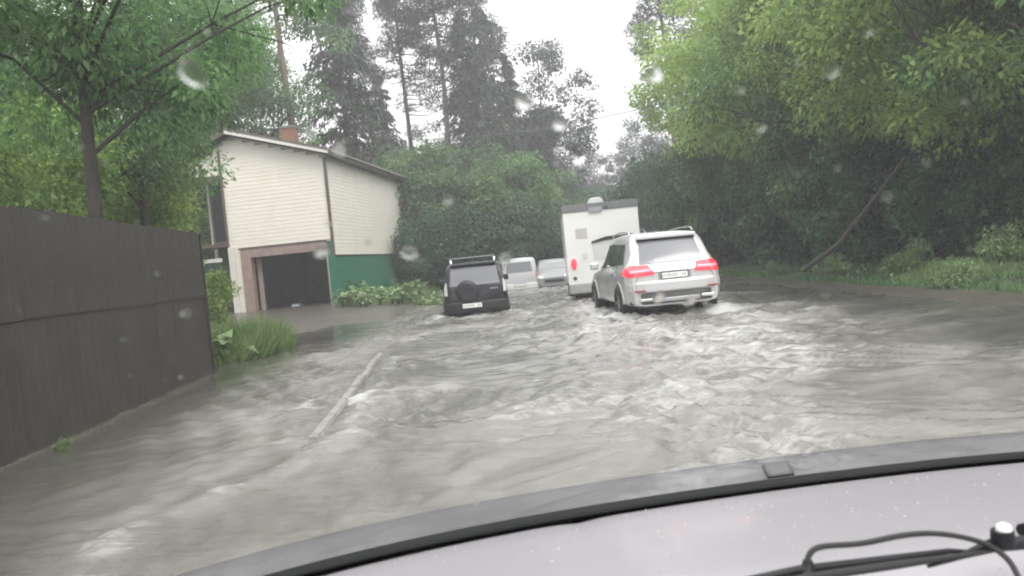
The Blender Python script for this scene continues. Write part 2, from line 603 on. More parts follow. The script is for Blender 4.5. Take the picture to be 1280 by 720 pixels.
for i in range(11):
    y = -i * 1.19
    o = mobj('lower_sheet', lo_me, fence, (random.uniform(-.003, .003) + (i % 2) * .003, y, random.uniform(-.01, .01)))
    o.rotation_euler = (0, random.uniform(-.001, .001), random.uniform(-.001, .001))
    o = mobj('upper_sheet', up_me, fence, (.016 + random.uniform(-.001, .001) + (i % 2) * .003, y, random.uniform(-.012, .012)))
    o.rotation_euler = (0, random.uniform(-.001, .001), random.uniform(-.001, .001))
for z in (.25, 1.1, 2.05):
    MB().box(-.055, -.012, -13.1, .0, z, z + .04).build('rail', railm, fence)
for i in range(6):
    MB().box(-.115, -.057, -i * 2.45 - .03, -i * 2.45 + .03, -.4, 2.42).build('post', railm, fence)
MB().box(-.02, .035, .003, .045, -.3, 2.33).build('corner_trim', railm, fence)

# ---------------------------------------------------------------- the house with the garage
sidem = mat('cream siding', (0.70, 0.67, 0.60), rough=.55, col2=(.65, .62, .55), vscale=1.5, bump=.05)
trimm = mat('brown trim', (0.11, 0.085, 0.072), rough=.5, var=.3)
framem = mat('mauve brown door frame', (0.30, 0.22, 0.20), rough=.6, var=.3, vscale=4)
roofm = mat('brown roof metal', (0.13, 0.105, 0.09), rough=.45, col2=(.08, .068, .06), vscale=2)
whitem = mat('white post paint', (0.62, 0.60, 0.56), rough=.5, var=.15)
greenm = mat('green profiled steel', (0.016, 0.14, 0.088), rough=.5, col2=(.012, .11, .07), vscale=2)
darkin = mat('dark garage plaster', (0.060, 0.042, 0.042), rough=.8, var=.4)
glassd = mat('dark window glass', (0.035, 0.04, 0.045), rough=.08, spec=.6)
HA = R(-7)
H0 = Vector((-6.93, 32, 0))
house = thing('garage_house', 'two storey house with cream siding above an open garage and green ground floor', 'house', H0, HA)
def wall_y(b, x0, x1, z0, z1, y, t=.15):
    b.box(x0, x1, y, y + t, z0, z1)
ZR, ZE, ZL = 7.6, 6.38, 6.7           # ridge, right eave, left eave
XR, XL = -3.85, -5.9
# core wall: front with the garage opening, side walls, back
b = MB()
def rake(x):
    return ZR - (x - XR) * (ZR - ZE) / (.28 - XR) if x > XR else ZR - (XR - x) * (ZR - ZL) / (XR - XL)
b.prism([(-4.4, 2.86), (-.02, 2.86), (-.02, rake(0) - .15), (XR, ZR - .15), (-4.4, rake(-4.4) - .15)], 'y', .04, .19)
b.box(-4.4, -3.92, .04, .19, -.1, 2.855)
b.box(-.28, -.02, .04, .19, -.1, 2.855)
b.box(-.19, -.02, .195, 12.6, -.1, 6.25)
b.prism([(-4.4, rake(-4.4) - .15), (-5.75, rake(-5.75) - .15), (-5.75, 5.95), (-4.4, 5.95)], 'y', .04, .19)
b.box(-5.75, -4.25, 12.45, 12.6, -.1, 6.5)
b.box(-4.4, -4.25, .195, 12.4, -.1, 6.6)
b.box(-5.75, -4.41, 1.3, 1.45, 3.2, 5.94)
b.box(-5.75, -5.6, 1.46, 12.4, -.1, 6.5)
b.box(-4.24, -.2, 12.45, 12.6, -.1, 6.3)
b.build('wall', mat('house wall', (.45, .42, .37), rough=.8, var=.2), house)
# lapped siding boards as real geometry
def siding(poly_top, x0, x1, z0, y_out, name, side=False, holes=None, pitch=.155):
    b = MB()
    z = z0
    while True:
        za, zb = z, z + pitch
        # clip the board's ends under the sloping top edge
        xs = [x for x in np.linspace(x0, x1, 60) if poly_top(x) > zb]
        if len(xs) < 2:
            if z > 9: break
            z = zb
            if not any(poly_top(x) > z for x in np.linspace(x0, x1, 60)): break
            continue
        segs = [(xs[0], xs[-1])]
        if holes:
            hx0, hx1, hz = holes
            if za < hz - .01:
                segs = [s for s in ((xs[0], min(xs[-1], hx0)), (max(xs[0], hx1), xs[-1])) if s[1] - s[0] > .02]
        for (a, c) in segs:
            i = len(b.v)
            for x in (a, c):
                for (o, zz) in ((0, za), (.010, za), (.002, zb), (0, zb)):
                    b.v.append((x, y_out - o, zz) if not side else (y_out + o, x, zz))
            b.f += [(i, i + 1, i + 5, i + 4), (i + 1, i + 2, i + 6, i + 5), (i + 2, i + 3, i + 7, i + 6), (i, i + 3, i + 2, i + 1), (i + 4, i + 5, i + 6, i + 7)]
        z = zb
    o = b.build(name, sidem, house)
    o['kind'] = 'stuff'
    return o
siding(lambda x: rake(x) - .17, -4.4, -.10, .30, .038, 'siding', holes=(-3.93, -.0, 2.9))
siding(lambda x: rake(x) - .17, -5.75, -4.41, 5.95, .038, 'siding')
siding(lambda x: 6.24, .06, 12.55, 2.30, -.018, 'siding', side=True)
# green ground floor, one ribbed sheet beside the other
gs = ribbed(1.1, -.1, 2.27, pitch=.22, depth=.018).mesh('green_sheet', greenm)
for i in range(11):
    mobj('green_sheet', gs, house, (-.016, 1.1 * (i + 1) - .02, random.uniform(-.008, .004)))
MB().box(-.26, -.02, -.006, .03, -.1, 2.85).build('green_sheet', greenm, house)
# corner trims, fascias, gutters
MB().box(-.07, .035, -.03, .05, 2.28, 6.2).build('corner_trim', trimm, house)
MB().box(-4.44, -4.36, -.03, .035, 3.0, 6.9).build('corner_trim', trimm, house)
MB().box(-.03, .03, 12.56, 12.65, 2.28, 6.2).build('corner_trim', trimm, house)
MB().box(-.02, .03, .06, 12.55, 2.25, 2.295).build('drip_strip', trimm, house)
rf = MB()
yo, yb = -.42, 13.0
e = .10
rf.prism([(.30, ZE - .03), (XR, ZR), (XR, ZR + e), (.30, ZE - .03 + e)], 'y', yo, yb)
rf.prism([(XR - .002, ZR), (XL - .25, ZL - .1), (XL - .25, ZL - .1 + e), (XR - .002, ZR + e)], 'y', yo, yb)
rfo = rf.build('roof', roofm, house)
sm = MB()
for i in range(22):       # standing seams
    y = yo + .2 + i * .6
    sm.prism([(.30, ZE - .03 + e), (XR, ZR + e), (XR, ZR + e + .035), (.30, ZE + e + .005)], 'y', y, y + .03)
sm.build('seam', roofm, rfo)['kind'] = 'stuff'
MB().box(.303, .33, yo, yb, ZE - .16, ZE + .07).build('fascia', mat('grey fascia', (.22, .20, .185), rough=.5, var=.2), rfo)
g_ = MB(); g_.tube([(.39, yo, ZE - .03), (.39, yb, ZE - .06)], .055, 10); g_.build('gutter', roofm, rfo, smooth=40)
MB().prism([(.30, ZE - .13), (XR, ZR - .11), (XR, ZR + .005), (.30, ZE - .02)], 'y', yo - .025, yo - .003).build('barge_board', whitem, rfo)
MB().prism([(XR - .002, ZR - .11), (XL - .25, ZL - .21), (XL - .25, ZL - .1), (XR - .002, ZR + .005)], 'y', yo - .025, yo - .003).build('barge_board', trimm, rfo)
MB().box(-.02, .29, .06, 12.55, 6.26, 6.29).build('soffit', mat('soffit', (.20, .175, .155), rough=.6, var=.2), house)
ch = MB(); ch.box(-3.80, -3.18, 5.2, 5.8, 6.5, 8.55)
chm = mat('chimney brick', (.24, .10, .068), rough=.8, col2=(.17, .08, .058), vscale=8)
cho = ch.build('chimney', chm, rfo)
MB().box(-3.85, -3.13, 5.15, 5.85, 8.552, 8.62).build('chimney_cap', mat('cap', (.2, .19, .18), rough=.8), rfo)
# garage door frame, deep opening
fr = thing_f = MB()
fr.box(-3.92, -3.50, -.03, .30, -.1, 2.855)
fr.box(-3.50, -.28, -.03, .30, 2.50, 2.855)
fro = fr.build('door_frame', framem, house, bevel=.01)
MB().box(-3.42, -3.24, .32, .42, -.1, 2.48).build('inner_post', framem, house, bevel=.01)
MB().box(-.34, -.285, -.02, .03, -.1, 2.495).build('edge_strip', mat('grey steel strip', (.3, .29, .28), rough=.4), house)
MB().box(-3.98, -.22, -.05, -.032, 2.857, 2.92).build('drip_strip', trimm, house)
MB().box(-4.42, -4.16, -.035, .035, -.1, 2.99).build('white_post', whitem, house)
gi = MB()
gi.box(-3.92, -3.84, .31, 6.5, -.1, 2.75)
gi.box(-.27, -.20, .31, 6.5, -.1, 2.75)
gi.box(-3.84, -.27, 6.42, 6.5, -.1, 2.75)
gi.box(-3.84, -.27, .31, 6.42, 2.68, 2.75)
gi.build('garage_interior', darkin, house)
MB().box(-3.84, -.27, -.3, 6.42, .0, .16).build('garage_floor', mat('muddy concrete', (.20, .165, .15), rough=.4, col2=(.14, .115, .10), vscale=2), house)
# loggia glazing in the recess at the upper left
wn = MB()
wn.box(-5.60, -5.52, 1.20, 1.28, 3.2, 5.93); wn.box(-4.98, -4.92, 1.2, 1.28, 3.2, 5.93)
wn.box(-5.52, -4.42, 1.2, 1.28, 5.80, 5.93); wn.box(-5.52, -4.42, 1.2, 1.28, 3.2, 3.3)
wno = wn.build('window', trimm, house)
MB().box(-5.515, -4.985, 1.23, 1.25, 3.31, 5.795).build('pane', glassd, wno)
MB().box(-4.915, -4.43, 1.23, 1.25, 3.31, 5.795).build('pane', glassd, wno)
MB().box(-5.75, -4.41, .0, .16, 5.70, 5.945).build('lintel', trimm, house)
MB().box(-5.75, -4.41, .1, 1.19, 3.05, 3.19).build('balcony_floor', trimm, house)
tag(MB().box(-2.6, -2.25, 1.4, 1.75, .165, .42).build('plastic_box', mat('pale plastic', (.5, .52, .55), rough=.4), None, bevel=.03), 'pale plastic box standing on the muddy floor inside the open garage', 'box')
bx = bpy.data.objects['plastic_box']
bx.matrix_world = house.matrix_basis @ Matrix() if False else Matrix.Translation(H0) @ Matrix.Rotation(HA, 4, 'Z')

# green fence running on beyond the house, and the gate to its left
gf = thing('green_fence', 'green profiled metal fence continuing along the verge beyond the cream house', 'fence', (-5.55, 44.9, 0), R(-9))
for i in range(16):
    o = mobj('green_sheet', gs, gf, (0, 1.1 * (i + 1), random.uniform(.0, .04)))
MB().box(-.06, -.02, 0, 17.6, 1.9, 1.95).build('rail', railm, gf)
gt = thing('side_gate', 'dark green gate under a pale lintel bar between brown fence and house', 'gate', (-11.62, 32.6, 0), HA)
MB().box(-2.6, -.0, -.06, .04, 2.45, 2.60).build('lintel', whitem, gt)
for i in range(3):
    b = MB(); b.box(-.86 * (i + 1), -.86 * i - .02, .0, .03, .1, 2.42)
    for j in range(4):
        b.box(-.86 * i - .15 - j * .2, -.86 * i - .11 - j * .2, -.015, .0, .12, 2.40)
    b.build('gate_leaf', mat('dark green paint', (.015, .06, .045), rough=.5, var=.3), gt)
# dark shed roof peeping over the near fence
sh = thing('shed', 'dark shed roof just showing over the top of the brown fence', 'shed', (-8.5, 11.0, 0), R(10))
shm = mat('old dark roofing', (.045, .038, .035), rough=.8, var=.4, vscale=5)
MB().prism([(-3.0, 2.3), (0, 3.15), (2.2, 2.0), (2.2, 1.93), (0, 3.05), (-3.0, 2.2)], 'y', -1.5, 2.5).build('roof', shm, sh)
MB().prism([(-2.8, 0), (-2.8, 2.15), (0, 2.98), (2.0, 1.95), (2.0, 0)], 'y', -1.3, 2.3).build('wall', mat('old dark boards', (.05, .04, .03), rough=.9, var=.4, stretch=(1, 1, .1), vscale=12), sh)
for t_ in (0.0, 1.3):
    pass

# ---------------------------------------------------------------- foliage
def unit(n, rng):
    v = rng.standard_normal((n, 3))
    return v / np.linalg.norm(v, axis=1, keepdims=True)

def leaves(centres, dirs, normals, length, width, fold=0.15):
    """one rhombic leaf for each centre: base, side, tip, side"""
    n = len(centres)
    d = dirs / np.linalg.norm(dirs, axis=1, keepdims=True)
    s = np.cross(d, normals)
    s /= np.linalg.norm(s, axis=1, keepdims=True) + 1e-9
    nn = np.cross(s, d)
    L, W = np.asarray(length).reshape(-1, 1), np.asarray(width).reshape(-1, 1)
    V = np.empty((n, 4, 3))
    V[:, 0] = centres
    V[:, 1] = centres + d * L * .45 + s * W * .5 + nn * W * fold
    V[:, 2] = centres + d * L - nn * L * .12
    V[:, 3] = centres + d * L * .45 - s * W * .5 + nn * W * fold
    Fq = np.arange(n * 4).reshape(n, 4)
    return V.reshape(-1, 3), Fq

def clump_leaves(cs, rs, per, rng, L, W, droop=.25, flat=.6):
    """leaf sprays: clusters of leaves around clump centres cs with radii rs"""
    P, D, N, T = [], [], [], []
    for c, r in zip(cs, rs):
        n = max(6, int(per * (r / rs.mean()) ** 2))
        u = unit(n, rng)
        rad = r * rng.random(n) ** .45
        p = c + u * rad[:, None] * np.array([1, 1, flat])
        d = u * .8 + unit(n, rng) * .7
        d[:, 2] -= droop
        nn = unit(n, rng) * .8 + np.array([0, 0, 1.0]) + u * .5
        t = np.clip(.45 + .30 * rng.standard_normal() + .22 * rng.standard_normal(n), 0, 1)
        P.append(p); D.append(d); N.append(nn); T.append(t)
    P, D, N, T = map(np.concatenate, (P, D, N, T))
    k = len(P)
    V, Fq = leaves(P, D, N, *(lambda q: (L * q, W * q * (.8 + .4 * rng.random(k))))(.55 + .9 * rng.random(k) ** 1.5))
    return V, Fq, T

barkd = mat('dark wet bark', (0.040, 0.036, 0.030), rough=.75, col2=(.022, .020, .018), vscale=6, bump=.8, bscale=14, stretch=(1, 1, .25))
barkp = mat('orange pine bark', (0.33, 0.17, 0.10), rough=.8, col2=(.20, .10, .065), vscale=5, bump=.8, bscale=10, stretch=(1, 1, .3))
barkb = mat('brown pine bark', (0.17, 0.125, 0.095), rough=.8, col2=(.10, .08, .065), vscale=5, bump=.8, bscale=10, stretch=(1, 1, .3))
barkg = mat('grey bark', (0.13, 0.115, 0.10), rough=.8, col2=(.07, .062, .055), vscale=5, bump=.8, bscale=10, stretch=(1, 1, .3))
L_ash = leafmat('dark green leaves', (.05, .12, .045), (.20, .36, .13), .5)
L_bright = leafmat('yellow green leaves', (.16, .27, .07), (.42, .56, .18), .47)
L_mid = leafmat('mid green leaves', (.075, .16, .055), (.27, .42, .14), .45)
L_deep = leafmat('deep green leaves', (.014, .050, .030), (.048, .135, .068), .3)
L_grey = leafmat('grey green needles', (.022, .032, .029), (.060, .074, .062), .15)
L_grass = leafmat('grass blades', (.07, .13, .04), (.24, .34, .13), .35)
L_pale = leafmat('pale broad leaves', (.09, .17, .06), (.26, .36, .17), .35)

def crown_clumps(rng, n, rx, ry, z0, z1, lean=(0, 0), low=.5, shell=.55, lobes=5, lobe_amp=.25):
    """clump centres filling an uneven crown between z0 and z1"""
    lob = unit(lobes, rng)
    out_ = []
    while len(out_) < n:
        u = unit(1, rng)[0]
        rr = shell + (1 - shell) * rng.random() ** .6
        if rng.random() < .22: rr = rng.random() * shell
        k = 1 + lobe_amp * (2 * max(0, (lob @ u).max()) ** 3 - .8)
        zc, hz = (z0 + z1) / 2, (z1 - z0) / 2
        p = np.array([u[0] * rx * rr * k, u[1] * ry * rr * k, zc + u[2] * hz * rr * (k * .5 + .5)])
        t = (p[2] - z0) / (z1 - z0)
        f = low + (1 - low) * min(1, max(0, t) * 3)
        p[0] *= f; p[1] *= f
        p[0] += lean[0] * t; p[1] += lean[1] * t
        out_.append(p)
    return np.array(out_)

def limbs_mesh(rng, clumps, height, r0, m, lean=(0, 0), nl=16, wob=.14, first=.25):
    b = MB()
    zs = np.linspace(-.3, height, 10)
    ph = rng.random() * 6
    def tp(z):
        t = max(0, z / height)
        return Vector((lean[0] * t * t + wob * math.sin(ph + t * 4) * t, lean[1] * t * t + wob * math.cos(ph * 1.7 + t * 3.3) * t, z))
    b.tube([tp(z) for z in zs], [r0 * (1.25 if z < 0 else (1 - .82 * z / height)) for z in zs], 9)
    idx = rng.permutation(len(clumps))[:nl]
    for i in idx:
        c = Vector(clumps[i])
        z = min(max(first * height, c.z - .45 * math.hypot(c.x, c.y) - .4), height * .93)
        s = tp(z)
        mid = s.lerp(c, .5) + Vector((rng.normal() * .15, rng.normal() * .15, .12 + .1 * rng.random()))
        r = r0 * (1 - .8 * z / height) * .45
        b.tube([s, s.lerp(mid, .6), mid, mid.lerp(c, .55) + Vector((0, 0, .06)), c], [r, r * .8, r * .6, r * .4, r * .15], 6)
        for q in range(2):
            e_ = mid.lerp(c, .5) + Vector(tuple(rng.normal(size=3) * .7))
            b.tube([mid, mid.lerp(e_, .6) + Vector((0, 0, .08)), e_], [r * .4, r * .25, r * .08], 5)
    return b.mesh('trunk', m, 60)

def make_tree(name, label, cat, seed, h, rx, ry, z0, leafm, barkm, n_cl, per, L, W, r0=.16, rc=.75, lean=(0, 0), low=.5, shell=.55, droop=.3, nl=16, lobe_amp=.25, flat=.65, group=None):
    rng = np.random.default_rng(seed)
    cl = crown_clumps(rng, n_cl, rx, ry, z0, h, lean, low, shell, 6, lobe_amp)
    rs = rc * (.6 + .8 * rng.random(n_cl))
    V, Fq, T_ = clump_leaves(cl, rs, per, rng, L, W, droop, flat)
    t = thing(name, label, cat, group=group)
    mobj('trunk', limbs_mesh(rng, cl, h * .92, r0, barkm, lean, nl), t)
    mobj('crown', npmesh('crown', V, Fq, leafm, T_), t)
    return t

def make_spruce(name, label, seed, h, r, z0, leafm, barkm, levels=26, group=None, per=46, droop=.5):
    rng = np.random.default_rng(seed)
    b = MB()
    b.tube([(0, 0, -.3), (0, 0, h * .5), (0, 0, h)], [.32, .18, .03], 8)
    P, D, N = [], [], []
    for i in range(levels):
        t = i / (levels - 1)
        z = z0 + (h - z0) * t ** .92
        nb = int(8 - 3 * t)
        for k in range(nb):
            a = rng.random() * 2 * math.pi
            ln = r * ((1 - t) ** .75) * (.6 + .55 * rng.random()) + .2
            if rng.random() < .1: continue
            e_ = np.array([math.cos(a) * ln, math.sin(a) * ln, -droop * ln * (.5 + .5 * rng.random())])
            s0 = np.array([0, 0, z])
            if k % 2 == 0:
                b.tube([s0, s0 + e_ * .5 + np.array([0, 0, .08 * ln]), s0 + e_], [.05 * (1 - t) + .012, .03, .008], 4, cap=False)
            n = int(per * (ln / r + .15))
            q = rng.random(n) ** .8
            p = s0 + e_ * q[:, None] + np.stack([rng.normal(size=n) * .14, rng.normal(size=n) * .14, rng.normal(size=n) * .05 + .12 * ln * np.sin(q * 3.1)], 1) * (1 + .3 * ln)
            side = np.stack([-math.sin(a) * np.ones(n), math.cos(a) * np.ones(n), np.zeros(n)], 1) * np.sign(rng.random(n) - .5)[:, None]
            d = side * .5 + e_ / ln * .6 + rng.normal(size=(n, 3)) * .25
            d[:, 2] -= .65
            P.append(p); D.append(d); N.append(unit(n, rng) + np.array([0, 0, .6]))
    P, D, N = map(np.concatenate, (P, D, N))
    k = len(P)
    V, Fq = leaves(P, D, N, .42 * (.6 + .8 * rng.random(k)), .13 * (.7 + .6 * rng.random(k)))
    t = thing(name, label, 'tree', group=group)
    mobj('trunk', b.mesh('trunk', barkm, 60), t)
    mobj('crown', npmesh('crown', V, Fq, leafm, np.clip(.4 + .3 * rng.standard_normal(k), 0, 1)), t)
    return t

def make_pine(name, label, seed, h, r, zbare, leafm, barkm, n_cl=46, r0=.26, group=None, per=150, lean=(0, 0)):
    rng = np.random.default_rng(seed)
    cl = []
    b = MB()
    def tp(z):
        return Vector((lean[0] * z / h + .15 * math.sin(z * .35 + seed), lean[1] * z / h + .12 * math.cos(z * .3), z))
    zs = np.linspace(-.3, h, 12)
    b.tube([tp(z) for z in zs], [r0 * (1 - .75 * max(0, z) / h) for z in zs], 9)
    for i in range(n_cl):
        t = rng.random() ** .75
        z = zbare + (h - zbare) * t
        a = rng.random() * 2 * math.pi
        rr = r * (1 - .65 * t) * (.35 + .65 * rng.random())
        s = tp(z)
        c = Vector((s.x + math.cos(a) * rr, s.y + math.sin(a) * rr, z + rr * (.25 * rng.random() - .05)))
        b.tube([s, s.lerp(c, .5) + Vector((0, 0, -.12 * rr)), c], [r0 * .22, r0 * .14, r0 * .05], 5, cap=False)
        cl.append(tuple(c))
    for i in range(7):      # dead snags on the bare trunk
        z = zbare * (.45 + .5 * rng.random()); a = rng.random() * 6.28; s = tp(z); ln = .5 + 1.2 * rng.random()
        b.tube([s, s + Vector((math.cos(a) * ln, math.sin(a) * ln, -.15 * ln))], [.03, .008], 4, cap=False)
    cl = np.array(cl)
    rs = .75 * (.55 + .8 * rng.random(len(cl)))
    V, Fq, T_ = clump_leaves(cl, rs, per, rng, .26, .07, .05, .5)
    t = thing(name, label, 'tree', group=group)
    mobj('trunk', b.mesh('trunk', barkm, 60), t)
    mobj('crown', npmesh('crown', V, Fq, leafm, T_), t)
    return t

def gz(x, y):
    return float(ground_z(x, y))

def put(proto, first, px, d, label, sc=1.0, rz=0.0, x=None, squash=1.0, group=None, dz=0.0):
    """stand a tree at a depth on the ground where the photograph shows it"""
    X = (at(px, 330 if proto.name[:3] in ('lim', 'map') else 110, d).x) if x is None else x
    z = gz(X, d) + dz
    if first:
        proto.location = (X, d, z); proto.rotation_euler = (0, 0, rz); proto.scale = (sc, sc, sc * squash)
        proto['label'] = label
        if group: proto['group'] = group
        return proto
    return dup(proto, (X, d, z), rz, sc, label, group, squash=squash)

# --- left: the ash tree whose dark trunk rises behind the fence
GL = 'broadleaved trees behind the brown fence'
ash = make_tree('ash_tree', '', 'tree', 21, 10.5, 3.6, 3.4, 4.0, L_ash, barkd, 112, 300, .145, .058, r0=.125, rc=.72, low=.62, shell=.45, droop=.5, nl=34, lobe_amp=.35)
ash.location = (-5.85, 11.6, 0); ash['label'] = 'ash tree with a thin dark trunk rising directly behind the brown fence'; ash['group'] = GL
put(ash, 0, 0, 15.5, 'leafy dark green tree at the far left edge behind the brown fence', 1.05, 2.2, x=-14.6, group=GL)
put(ash, 0, 0, 20.0, 'leafy tree beside the cream house, its sprays hanging before the gable', 1.0, 4.0, x=-8.9, group=GL)
put(ash, 0, 0, 41, 'airy tall tree behind the left slope of the house roof', 1.65, 1.2, x=-16.2, group=GL)
put(ash, 0, 0, 46, 'airy tall tree between the ash tree and the spruce in the background', 1.7, 5.2, x=-14.6, group=GL)
put(ash, 0, 0, 36, 'airy tree filling the far left background behind the ash trunk', 1.5, 3.2, x=-22.0, group=GL)
# bright saplings and bushes in the light behind the fence
bright = make_tree('bright_tree', '', 'tree', 31, 6.2, 2.3, 2.2, .9, L_bright, barkg, 100, 230, .16, .085, r0=.08, rc=.62, low=.7, shell=.5, nl=14)
GB = 'bright yellow green saplings behind the fence'
put(bright, 1, 60, 17, 'yellow green sapling left of the thin dark ash trunk', .9, 0, x=-10.4, group=GB)
put(bright, 0, 0, 21, 'yellow green sapling right of the thin dark ash trunk', .85, 1.3, x=-11.0 + 1.3, group=GB)
put(bright, 0, 0, 24, 'bright bush filling the gap left of the cream house', .9, 2.6, x=-13.2, group=GB)
put(bright, 0, 0, 26, 'tall bright sapling at the left edge of the photo', 1.15, 3.9, x=-17.5, group=GB)
# --- pines and spruces
pine = make_pine('pine_tree', '', 41, 23, 3.2, 12, L_grey, barkg, n_cl=85, per=190, group='tall pines in the haze')
put(pine, 1, 552, 56, 'tall thin pine with bare trunk against the white sky', 1.05, .4)
put(pine, 0, 505, 60, 'tall hazy pine left of the bare trunked pine', 1.0, 2.0)
put(pine, 0, 598, 66, 'slender hazy pine right of the bare trunked pine', 1.12, 4.1)
put(pine, 0, 835, 62, 'dark hazy pine rising above the right hand trees', 1.08, 1.1)
put(pine, 0, 440, 70, 'farthest tall pine behind the spruce by the house', 1.1, 3.0)
opine = make_pine('pine_tree', '', 43, 21, 3.0, 11.5, L_mid, barkb, n_cl=34, r0=.30, per=160)
put(opine, 1, 358, 44, 'big brown trunked pine rising behind the brick chimney', 1.0, 0)
opine['label'] = 'big brown trunked pine rising behind the brick chimney'
spruce = make_spruce('spruce_tree', '', 51, 21, 3.8, 2.0, L_grey, barkg, levels=38, per=95)
GS = 'dark hazy spruces'
put(spruce, 1, 428, 50, 'dark drooping spruce rising behind the cream house roof', 1.0, 0, group=GS)
put(spruce, 0, 606, 62, 'dark spruce in the middle of the skyline behind the bushes', .98, 1.2, group=GS)
put(spruce, 0, 583, 57, 'dense dark spruce just right of the bare trunked pine', .9, 5.3, group=GS)
put(spruce, 0, 634, 67, 'narrow dark spruce close to the right of the middle spruce', .86, 2.2, group=GS)
put(spruce, 0, 472, 58, 'smaller spruce between the house spruce and the pines', .72, 3.3, group=GS)
# --- hazy deciduous trees at the end of the road
hazy = make_tree('birch_tree', '', 'tree', 61, 17.5, 3.6, 3.6, 4.5, L_grey, barkg, 120, 190, .24, .13, r0=.2, rc=.95, low=.5, shell=.4, nl=26, lobe_amp=.5)
GH = 'hazy trees at the end of the road'
put(hazy, 1, 676, 70, 'tall loose crowned tree standing alone against the white sky', 1.12, 0, group=GH)
for (px, d, s, rz, lb) in ((705, 98, .82, 1, 'pale grey tree at the end of the road left of the camper'), (742, 106, .80, 2.2, 'pale grey tree directly above the camper roof'), (780, 98, .84, 3.1, 'pale grey tree behind the right end of the camper roof'),
                           (820, 88, .95, 4.4, 'pale grey tree just inside the right hand trees'), (520, 78, .85, 5.2, 'small hazy tree between the spruce and the tall pines'), (655, 92, .8, 2.9, 'hazy tree low behind the loose crowned tree')):
    put(hazy, 0, px, d, lb, s, rz, group=GH)

# --- the green mass in the middle, left verge beyond the house
L_lime = leafmat('lime leaves', (.04, .10, .045), (.15, .26, .10), .38)
mid = make_tree('lime_tree', '', 'tree', 71, 8.6, 3.6, 3.6, .4, L_lime, barkg, 130, 260, .24, .14, r0=.18, rc=.95, low=.8, shell=.55, nl=14, lobe_amp=.3)
GM = 'bushy green trees on the left verge beyond the house'
for i, (px, d, s, rz, lb) in enumerate(((545, 46, .93, 0, 'bushy green tree right behind the far end of the cream house'), (600, 44, .80, 1.1, 'bushy green tree above the black off roader'),
        (648, 50, .92, 2.5, 'bushy green tree above the pale cars'), (676, 60, .86, 3.5, 'rightmost bushy tree of the left verge beside the camper'), (585, 54, 1.05, 4.2, 'taller bushy green tree in the second row'),
        (500, 55, 1.1, 5.1, 'bushy green tree showing over the eave of the house'), (455, 60, 1.12, .6, 'bushy tree over the middle of the house roof'), (630, 62, 1.1, 1.9, 'farthest bushy green tree of the left verge'), (535, 62, 1.1, 2.9, 'bushy tree under the bare trunked pine'))):
    put(mid, i == 0, px, d, lb, s, rz, group=GM)
put(mid, 0, 262, 50, 'bushy green tree showing over the gable peak of the house', 1.3, 4.3)
put(mid, 0, 215, 40, 'bushy green tree seen between the brown fence and the house', 1.0, 2.3)
put(mid, 0, 330, 58, 'bushy green tree behind the brick chimney', 1.35, 1.3)
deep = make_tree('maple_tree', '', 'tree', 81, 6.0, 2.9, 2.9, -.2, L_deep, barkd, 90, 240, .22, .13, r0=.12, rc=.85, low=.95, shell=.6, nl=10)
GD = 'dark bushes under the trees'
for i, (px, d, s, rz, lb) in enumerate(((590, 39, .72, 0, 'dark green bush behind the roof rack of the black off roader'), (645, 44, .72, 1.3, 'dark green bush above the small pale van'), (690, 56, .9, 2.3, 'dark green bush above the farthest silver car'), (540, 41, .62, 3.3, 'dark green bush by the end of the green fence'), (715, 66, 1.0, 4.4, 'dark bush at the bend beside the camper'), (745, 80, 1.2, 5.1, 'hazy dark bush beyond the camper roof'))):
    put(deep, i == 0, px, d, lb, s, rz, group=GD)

# --- right: the great overhanging mass
rtA = make_tree('willow_tree', '', 'tree', 91, 13.5, 4.6, 4.6, 1.2, L_mid, barkg, 150, 400, .19, .09, r0=.22, rc=1.0, low=.75, shell=.62, droop=.6, nl=26, lobe_amp=.4)
rtB = make_tree('maple_tree', '', 'tree', 97, 12.5, 4.2, 4.4, 2.6, L_bright, barkg, 130, 390, .18, .10, r0=.2, rc=.95, low=.65, shell=.62, droop=.35, nl=24, lobe_amp=.45)
GR = 'tall overhanging trees on the right bank'
first = {id(rtA): True, id(rtB): True}
for (kind, x, d, s, rz, lb) in (
        (rtB, 11.6, 20.0, .92, 0.0, 'bright leaved tree at the upper right corner of the photo'),
        (rtA, 14.2, 16.2, .95, 1.0, 'tree at the right edge with foliage hanging down to the bank'),
        (rtA, 12.2, 26.0, 1.02, 2.1, 'tall tree above the bright grass mound on the right bank'),
        (rtB, 12.2, 31.0, 1.06, 3.0, 'bright crowned tree behind the silver car on the right bank'),
        (rtA, 13.0, 36.5, 1.10, 4.0, 'tall green tree standing on the bank right of the camper'),
        (rtB, 15.2, 43.0, 1.20, 5.0, 'yellow green tree far along the right bank above the camper end'),
        (rtA, 19.0, 50.0, 1.15, 0.7, 'farthest green tree of the right hand row'),
        (rtA, 17.0, 31.0, 1.15, 1.7, 'large tree in the second row above the dark hollow'),
        (rtB, 17.5, 23.0, 1.15, 2.6, 'large bright tree in the second row at upper right'),
        (rtA, 19.0, 40.0, 1.3, 3.6, 'tallest tree of the second row behind the right bank'),
        (rtA, 21.5, 18.0, 1.2, 4.6, 'tree in the second row beyond the right edge of the photo')):
    f_ = first[id(kind)]; first[id(kind)] = False
    put(kind, f_, 0, d, lb, s, rz, x=x, group=GR)
GU = 'dark bushes under the right hand trees'
